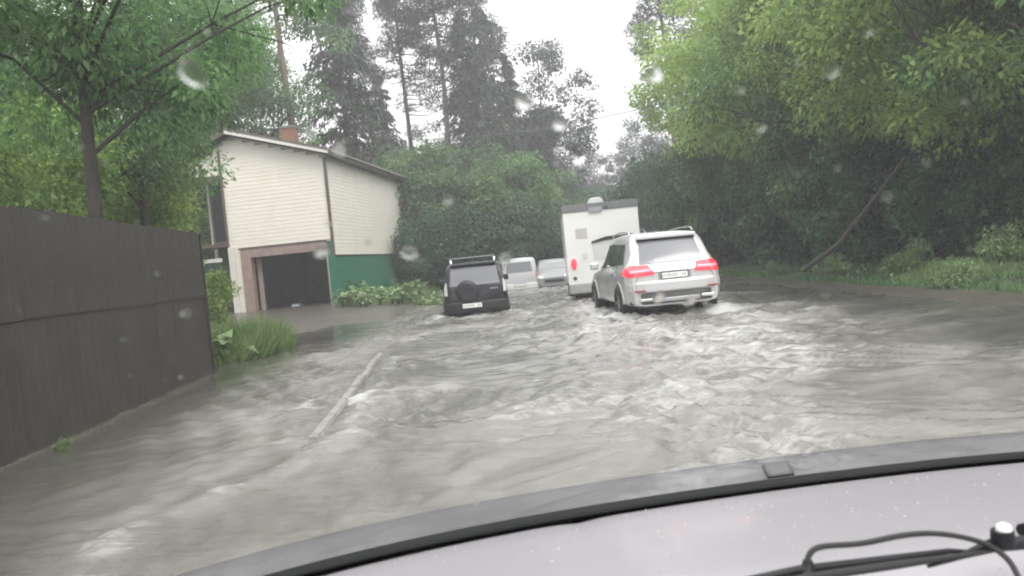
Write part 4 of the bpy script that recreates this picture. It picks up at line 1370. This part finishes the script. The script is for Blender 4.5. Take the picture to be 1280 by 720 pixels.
# --- far cars: a white van, a pale hatchback and a silver car facing us
wvn = thing('white_van', 'small greyish white van seen from behind, just right of the black car', 'van')
W3, L3 = 1.78, 4.3
top = [(0, .98), (.04, 1.1), (.14, 1.62), (.22, 1.76), (.4, 1.81), (2.6, 1.80), (2.9, 1.7), (3.5, 1.12), (4.1, .98), (4.3, .7)]
belt = [(0, 1.0), (.3, 1.1), (3.4, 1.04), (4.1, .9), (4.3, .65)]
rfw = [(0, .80), (.4, .74), (2.6, .72), (3.5, .72), (4.3, .6)]
bb_ = car_body(W3, L3, .3, top, belt, rfw, rear_round=.2)
bv = bvh_of(bb_)
bb_.build('body', mat('greyish white paint', (.46, .47, .48), rough=.4, coat=.2), wvn, smooth=32)
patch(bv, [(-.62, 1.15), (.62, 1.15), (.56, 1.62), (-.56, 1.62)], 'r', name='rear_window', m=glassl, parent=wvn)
for s in (-1, 1):
    sd_ = '+x' if s > 0 else '-x'
    patch(bv, [(.35, 1.16), (1.5, 1.14), (1.5, 1.6), (.40, 1.62)], sd_, name='side_window', m=glass, parent=wvn)
    patch(bv, [(1.6, 1.13), (3.1, 1.1), (2.7, 1.58), (1.6, 1.6)], sd_, name='side_window', m=glass, parent=wvn)
    patch(bv, [(s * .76, .85), (s * .87, .85), (s * .85, 1.25), (s * .77, 1.25)], 'r', 3, 6, off=.015, name='tail_lamp', m=mat('pink lamp lens', (.5, .25, .25), rough=.2), parent=wvn)
    for yc in (.8, 3.4):
        MB().lathe([(s * (W3 / 2 - .25), .002), (s * (W3 / 2 + .02), .005), (s * (W3 / 2 + .02), .38), (s * (W3 / 2 - .25), .38)], 'x', 22, (0, yc, .35)).build('arch_liner', plast, wvn)
        wheel(wvn, s * (W3 / 2 - .07), yc, .33, .22, s)
bar(wvn, 1.76, -.1, .2, .36, .62, white_p, 'rear_bumper', .12, .03)
plate(wvn, 0, -.105, .55, marks=False)
loc, rz = place_dir(648, 37.5, -.36, R(1))
wvn.location, wvn.rotation_euler = loc, (0, 0, rz)

def hatch(label, px, d, z, heading, paint, cat='car', front=False):
    t = thing('parked_car', label, cat)
    top = [(0, .86), (.04, .95), (.25, 1.12), (.55, 1.40), (.8, 1.46), (2.2, 1.46), (2.5, 1.38), (3.1, 1.0), (3.9, .86), (4.2, .62)]
    belt = [(0, .88), (.3, .95), (3.1, .92), (3.9, .80), (4.2, .58)]
    rfw = [(0, .74), (.6, .64), (2.3, .62), (3.1, .66), (4.2, .6)]
    b = car_body(1.75, 4.2, .24, top, belt, rfw)
    v_ = bvh_of(b)
    b.build('body', paint, t, smooth=32)
    patch(v_, [(-.56, 1.02), (.56, 1.02), (.50, 1.36), (-.50, 1.36)], 'r', name='rear_window', m=glass, parent=t)
    patch(v_, [(-.60, 1.02), (.60, 1.02), (.54, 1.36), (-.54, 1.36)], 'f', name='windscreen', m=glass, parent=t)
    for s in (-1, 1):
        sd_ = '+x' if s > 0 else '-x'
        patch(v_, [(.6, 1.0), (1.6, .98), (1.6, 1.36), (.9, 1.37)], sd_, name='side_window', m=glass, parent=t)
        patch(v_, [(1.68, .98), (2.75, .96), (2.3, 1.35), (1.68, 1.36)], sd_, name='side_window', m=glass, parent=t)
        patch(v_, [(s * .5, .62), (s * .76, .64), (s * .74, .76), (s * .52, .74)], 'f', 4, 3, off=.02, name='headlight', m=clearl, parent=t)
        patch(v_, [(s * .6, .68), (s * .80, .70), (s * .78, .84), (s * .62, .84)], 'r', 4, 3, off=.02, name='tail_lamp', m=mat('dull red lens', (.4, .05, .05), rough=.2), parent=t)
        for yc in (.75, 3.35): wheel(t, s * .79, yc, .31, .2, s)
        MB().box(min(s * .86, s * 1.0), max(s * .86, s * 1.0), 2.55, 2.65, .98, 1.10).build('mirror', paint, t, bevel=.02)
    MB().box(-.45, .45, 4.16, 4.22, .40, .54).build('grille', plast, t)
    bar(t, 1.72, -.06, .2, .30, .52, paint, 'rear_bumper', .12, .03)
    loc, rz = place_dir(px, d, z, heading)
    t.location = loc; t.rotation_euler = (0, 0, rz)
    return t
hatch('silver car coming towards us between the small pale van and the camper', 689, 41.5, -.22, R(182), mat('dull silver paint', (.27, .28, .29), rough=.4, metal=.2))
hatch('pale car mostly hidden behind the black off roader, its roof just showing', 630, 38, -.1, R(-2), mat('pale blue grey paint', (.40, .42, .44), rough=.3, coat=.5))

# ---------------------------------------------------------------- our own bonnet, bug deflector and wiper
oc = thing('own_car', 'lavender grey bonnet of the car we sit in, across the lower right', 'car', (0, 0, 0))
bonm = mat('lavender grey car paint', (0.25, 0.237, 0.256), rough=.4, coat=.15, var=.05, vscale=2)
smoke = bpy.data.materials.new('smoked acrylic')
smoke.use_nodes = True
n = smoke.node_tree
p = n.nodes['Principled BSDF']
p.inputs['Base Color'].default_value = (.14, .14, .152, 1); p.inputs['Roughness'].default_value = .4
tr = n.nodes.new('ShaderNodeBsdfTransparent'); tr.inputs[0].default_value = (.80, .80, .82, 1)
ms = n.nodes.new('ShaderNodeMixShader'); ms.inputs[0].default_value = .2
n.links.new(tr.outputs[0], ms.inputs[1]); n.links.new(p.outputs[0], ms.inputs[2])
n.links.new(ms.outputs[0], n.nodes['Material Output'].inputs['Surface'])

def on_z(px, py, z):
    v = FWD + RIGHT * ((px - 640) / F) + UP * ((360 - py) / F)
    return EYE + v * ((z - EYE.z) / v.z)
ZH = .77
edge_px = [(170, 786), (290, 744), (400, 714), (520, 687), (640, 665), (760, 641), (880, 622), (1000, 605), (1140, 590), (1290, 577), (1450, 566), (1620, 566)]
edge = [on_z(x, y, ZH) for (x, y) in edge_px]
ex = np.array([e_.x for e_ in edge]); ey = np.array([e_.y for e_ in edge])
xs = np.linspace(ex[0], ex[-1], 60)
pe = np.polyfit(ex, ey, 4)
ye = np.polyval(pe, xs)
b = MB()
rows = [(-.012, -.10), (.004, -.05), (0, -.015), (-.012, .0), (-.05, .012), (-.15, .035), (-.4, .075), (-.8, .135), (-1.25, .185)]
def cowl(x, y): return y
for i, (x, y) in enumerate(zip(xs, ye)):
    for (dy, dz) in rows:
        cr = .03 * (1 - ((x - .55) / 1.4) ** 2) * min(1, max(0, -dy) * 2) + (-.016 * math.exp(-((x - 0.10) / .035) ** 2) * .3)
        b.v.append((x + dy * .02, y + dy, ZH + dz + cr))
nr = len(rows)
for i in range(len(xs) - 1):
    for j in range(nr - 1):
        k = i * nr + j
        b.f.append((k, k + 1, k + nr + 1, k + nr))
bo = b.build('bonnet', bonm, oc, smooth=40)
so_ = bo.modifiers.new('thickness', 'SOLIDIFY'); so_.thickness = .012; so_.offset = -1
bd_ = MB()
bvb = bvh_of(b)
rg2 = random.Random(8)
for i in range(800):
    x = rg2.uniform(-.3, 2.2); y = rg2.uniform(.75, 2.05)
    h_, nr_, _, _ = bvb.ray_cast(Vector((x, y, 2)), Vector((0, 0, -1)))
    if h_ is None: continue
    r_ = .0009 + .0022 * rg2.random() ** 2.5
    i0 = len(bd_.v); sx, sy = rg2.uniform(.8, 1.3), rg2.uniform(.8, 1.5)
    for (q, hh) in ((1, 0), (.8, .35), (.35, .55)):
        for k in range(8):
            a = k * math.pi / 4
            bd_.v.append((h_.x + r_ * q * sx * math.cos(a), h_.y + r_ * q * sy * math.sin(a), h_.z + .0003 + hh * r_))
    bd_.f.append(tuple(range(i0 + 16, i0 + 24)))
    for j in range(2):
        for k in range(8):
            l = (k + 1) % 8
            bd_.f.append((i0 + j * 8 + k, i0 + j * 8 + l, i0 + j * 8 + 8 + l, i0 + j * 8 + 8 + k))
beads = bd_
# black rubber edge and smoked deflector along the leading edge
def strip(x0, x1, prof, name, m, n_=70, thick=.004):
    b = MB()
    X = np.linspace(x0, x1, n_)
    Y = np.polyval(pe, X)
    for (x, y) in zip(X, Y):
        for (dy, dz) in prof: b.v.append((x, y + dy, ZH + dz))
    q = len(prof)
    for i in range(n_ - 1):
        for j in range(q - 1):
            k = i * q + j
            b.f.append((k, k + 1, k + q + 1, k + q))
    o = b.build(name, m, oc, smooth=40)
    s_ = o.modifiers.new('thickness', 'SOLIDIFY'); s_.thickness = thick
    return o
strip(xs[0], xs[-1], [(.03, -.06), (.05, .0), (.02, .018), (.0, .025), (-.05, .038), (-.10, .048), (-.15, .056)], 'rubber_edge', mat('black rubber trim', (.008, .009, .009), rough=.75, spec=.15), thick=.005)
strip(xs[0] + .02, xs[-1], [(.052, -.01), (.07, .014), (.095, .028), (.125, .040)], 'bug_deflector', smoke, thick=.003)
cx_ = on_z(978, 603, ZH).x
strip(cx_ - .035, cx_ + .035, [(.046, .012), (.072, .024), (.09, .034)], 'deflector_clip', mat('grey clip', (.07, .072, .075), rough=.5), n_=6, thick=.008)
# body of our car under the bonnet
b = MB()
lowp = [(x, y - .02) for x, y in zip(xs, ye)]
i0 = 0
for (x, y) in lowp: b.v += [(x, y, ZH - .05), (x, y + .05, .35), (x, y + .02, -.1)]
for i in range(len(lowp) - 1):
    for j in range(2):
        k = i * 3 + j; b.f.append((k, k + 1, k + 4, k + 3))
b.build('front_bumper', bonm, oc, smooth=40)
# wiper, washer hose and nozzle
dw = .88
blk = mat('black wiper steel', (.010, .010, .012), rough=.5, spec=.3)
def P_(px, py, d=dw): return at(px, py, d)
wa = MB(); wa.tube([P_(860, 742, .80), P_(1000, 712, .84), P_(1110, 699, .87), P_(1185, 689, .89), P_(1222, 689, .90)], [.0045, .005, .0048, .0035, .001], 8)
wao = wa.build('wiper_blade', blk, oc, smooth=50)
wb = MB(); wb.tube([P_(860, 752, .78), P_(1010, 722, .83), P_(1120, 706, .86), P_(1235, 690, .885)], [.004, .005, .005, .002], 8)
wb.build('wiper_rubber', rubber, wao, smooth=50)
wc = MB(); wc.tube([P_(1160, 708, .87), P_(1205, 694, .885), P_(1240, 682, .90), P_(1300, 676, .93), P_(1400, 660, .97)], [.002, .004, .008, .009, .010], 8)
arm = wc.build('wiper_arm', blk, oc, smooth=50)
nut = MB(); a_ = P_(1254, 680, .895)
nut.tube([a_, a_ + Vector((0, .0, .016))], [.013, .012], 12); nut.build('pivot_nut', blk, arm, smooth=40)
cap_ = MB(); cap_.tube([a_ + Vector((.002, 0, .016)), a_ + Vector((.002, 0, .021)), a_ + Vector((.002, 0, .024))], [.0085, .0075, .003], 12); cap_.build('nut_cap', mat('bright nut', (.75, .75, .75), rough=.3), arm, smooth=40)
hz = MB()
def bez(pts, n_=40):
    pts = [Vector(q) for q in pts]; out2 = []
    for i in range(len(pts) - 1):
        p0, p1, p2, p3 = pts[max(i - 1, 0)], pts[i], pts[i + 1], pts[min(i + 2, len(pts) - 1)]
        for k in range(8):
            t = k / 8
            out2.append(.5 * ((2 * p1) + (-p0 + p2) * t + (2 * p0 - 5 * p1 + 4 * p2 - p3) * t * t + (-p0 + 3 * p1 - 3 * p2 + p3) * t ** 3))
    out2.append(pts[-1]); return out2
hz.tube(bez([P_(1004, 724, .835), P_(1008, 706, .84), P_(1014, 690, .845), P_(1030, 683, .85), P_(1078, 679, .86), P_(1130, 669, .87), P_(1170, 667, .88), P_(1210, 673, .88), P_(1240, 684, .885), P_(1262, 702, .87), P_(1276, 728, .85)]), .0032, 8)
hz.build('washer_hose', rubber, arm, smooth=60)
nb_ = MB(); nb_.tube([P_(1009, 735, .83), P_(1009, 716, .84), P_(1010, 700, .842)], [.0095, .0075, .005], 8); nb_.build('washer_nozzle', blk, arm, smooth=50)
nb_ = MB(); nb_.tube([P_(1278, 663, .93), P_(1300, 655, .95)], [.008, .007], 8); nb_.build('hose_clip', blk, arm, smooth=50)

# ---------------------------------------------------------------- overhead cable
cb = MB()
p0, p1 = at(470, 172, 44), at(840, 126, 30)
pts = [p0.lerp(p1, t) + Vector((0, 0, -.55 * 4 * t * (1 - t))) for t in np.linspace(0, 1, 20)]
cb.tube(pts, .018, 6)
tag(cb.build('overhead_cable', mat('grey cable', (.12, .12, .12), rough=.6), None, smooth=60), 'thin sagging cable strung over the road below the white sky', 'cable')

# ---------------------------------------------------------------- raindrops on our windscreen
wat = bpy.data.materials.new('rain water')
wat.use_nodes = True
p = wat.node_tree.nodes['Principled BSDF']
p.inputs['Base Color'].default_value = (1, 1, 1, 1); p.inputs['Roughness'].default_value = 0.12
p.inputs['Transmission Weight'].default_value = 1; p.inputs['IOR'].default_value = 1.33
dn = Vector((0, .70, .714)); dn.normalize(); du = Vector((1, 0, 0)); dv = dn.cross(du)
def wind(px, py):
    v = FWD + RIGHT * ((px - 640) / F) + UP * ((360 - py) / F)
    # the screen leans back: y = .60 - .98 (z - 1.4)
    t = .44 / (v.y + .98 * v.z)
    return EYE + v * t
rd = MB()
rg = random.Random(5)
spots = [(240, 92, 8), (402, 314, 7), (512, 316, 8), (655, 128, 5.5), (632, 322, 6), (824, 372, 5.5), (864, 374, 5), (700, 156, 5), (818, 92, 6), (424, 186, 4.5), (596, 628, 3.5), (388, 168, 3.5), (232, 392, 4.5), (1108, 246, 4), (950, 160, 3.5), (560, 250, 3.5), (1180, 470, 3.5), (760, 430, 3), (330, 480, 3.5), (1040, 90, 4)]
for i in range(80): spots.append((rg.uniform(20, 1260), rg.uniform(20, 560), rg.uniform(.8, 2.6)))
for (px, py, r_) in spots:
    c = wind(px, py); r_ *= .00068
    ph_ = rg.random() * 6; sq = rg.uniform(.75, 1.25)
    rings = [(1.0, 0), (.97, .16), (.82, .30), (.55, .40), (.25, .44)]
    i0 = len(rd.v); n_ = 20
    for (q, hh) in rings:
        for k in range(n_):
            a = 2 * math.pi * k / n_
            w_ = 1 + .13 * math.sin(2 * a + ph_) + .07 * math.sin(3 * a + ph_ * 2)
            rd.v.append(tuple(c + du * (math.cos(a) * r_ * q * w_) + dv * (math.sin(a) * r_ * q * w_ * sq) + dn * (hh * r_ * .5)))
    rd.v.append(tuple(c + dn * (.45 * r_ * .5))); rd.v.append(tuple(c))
    for j in range(len(rings) - 1):
        for k in range(n_):
            l = (k + 1) % n_
            rd.f.append((i0 + j * n_ + k, i0 + j * n_ + l, i0 + (j + 1) * n_ + l, i0 + (j + 1) * n_ + k))
    e_ = i0 + (len(rings) - 1) * n_; tpi = i0 + len(rings) * n_
    for k in range(n_):
        l = (k + 1) % n_
        rd.f.append((e_ + k, e_ + l, tpi)); rd.f.append((i0 + l, i0 + k, tpi + 1))
beads.build('rain_beads', mat('rain bead', (.27, .26, .28), rough=.38, spec=.4), oc, smooth=60)['kind'] = 'stuff'
tag(rd.build('raindrops', wat, None, smooth=60), 'blurred raindrops clinging to the windscreen in front of us', 'raindrops', kind='stuff')

# ---------------------------------------------------------------- haze
hm = bpy.data.materials.new('rain haze')
hm.use_nodes = True
n = hm.node_tree; n.nodes.clear()
o_ = n.nodes.new('ShaderNodeOutputMaterial'); v = n.nodes.new('ShaderNodeVolumePrincipled')
v.inputs['Color'].default_value = (.97, .98, .99, 1); v.inputs['Density'].default_value = .0025; v.inputs['Anisotropy'].default_value = .1
n.links.new(v.outputs[0], o_.inputs['Volume'])
hb = MB().box(-720, 720, -80, 920, -6, 33).build('haze', hm)
hb['kind'] = 'stuff'
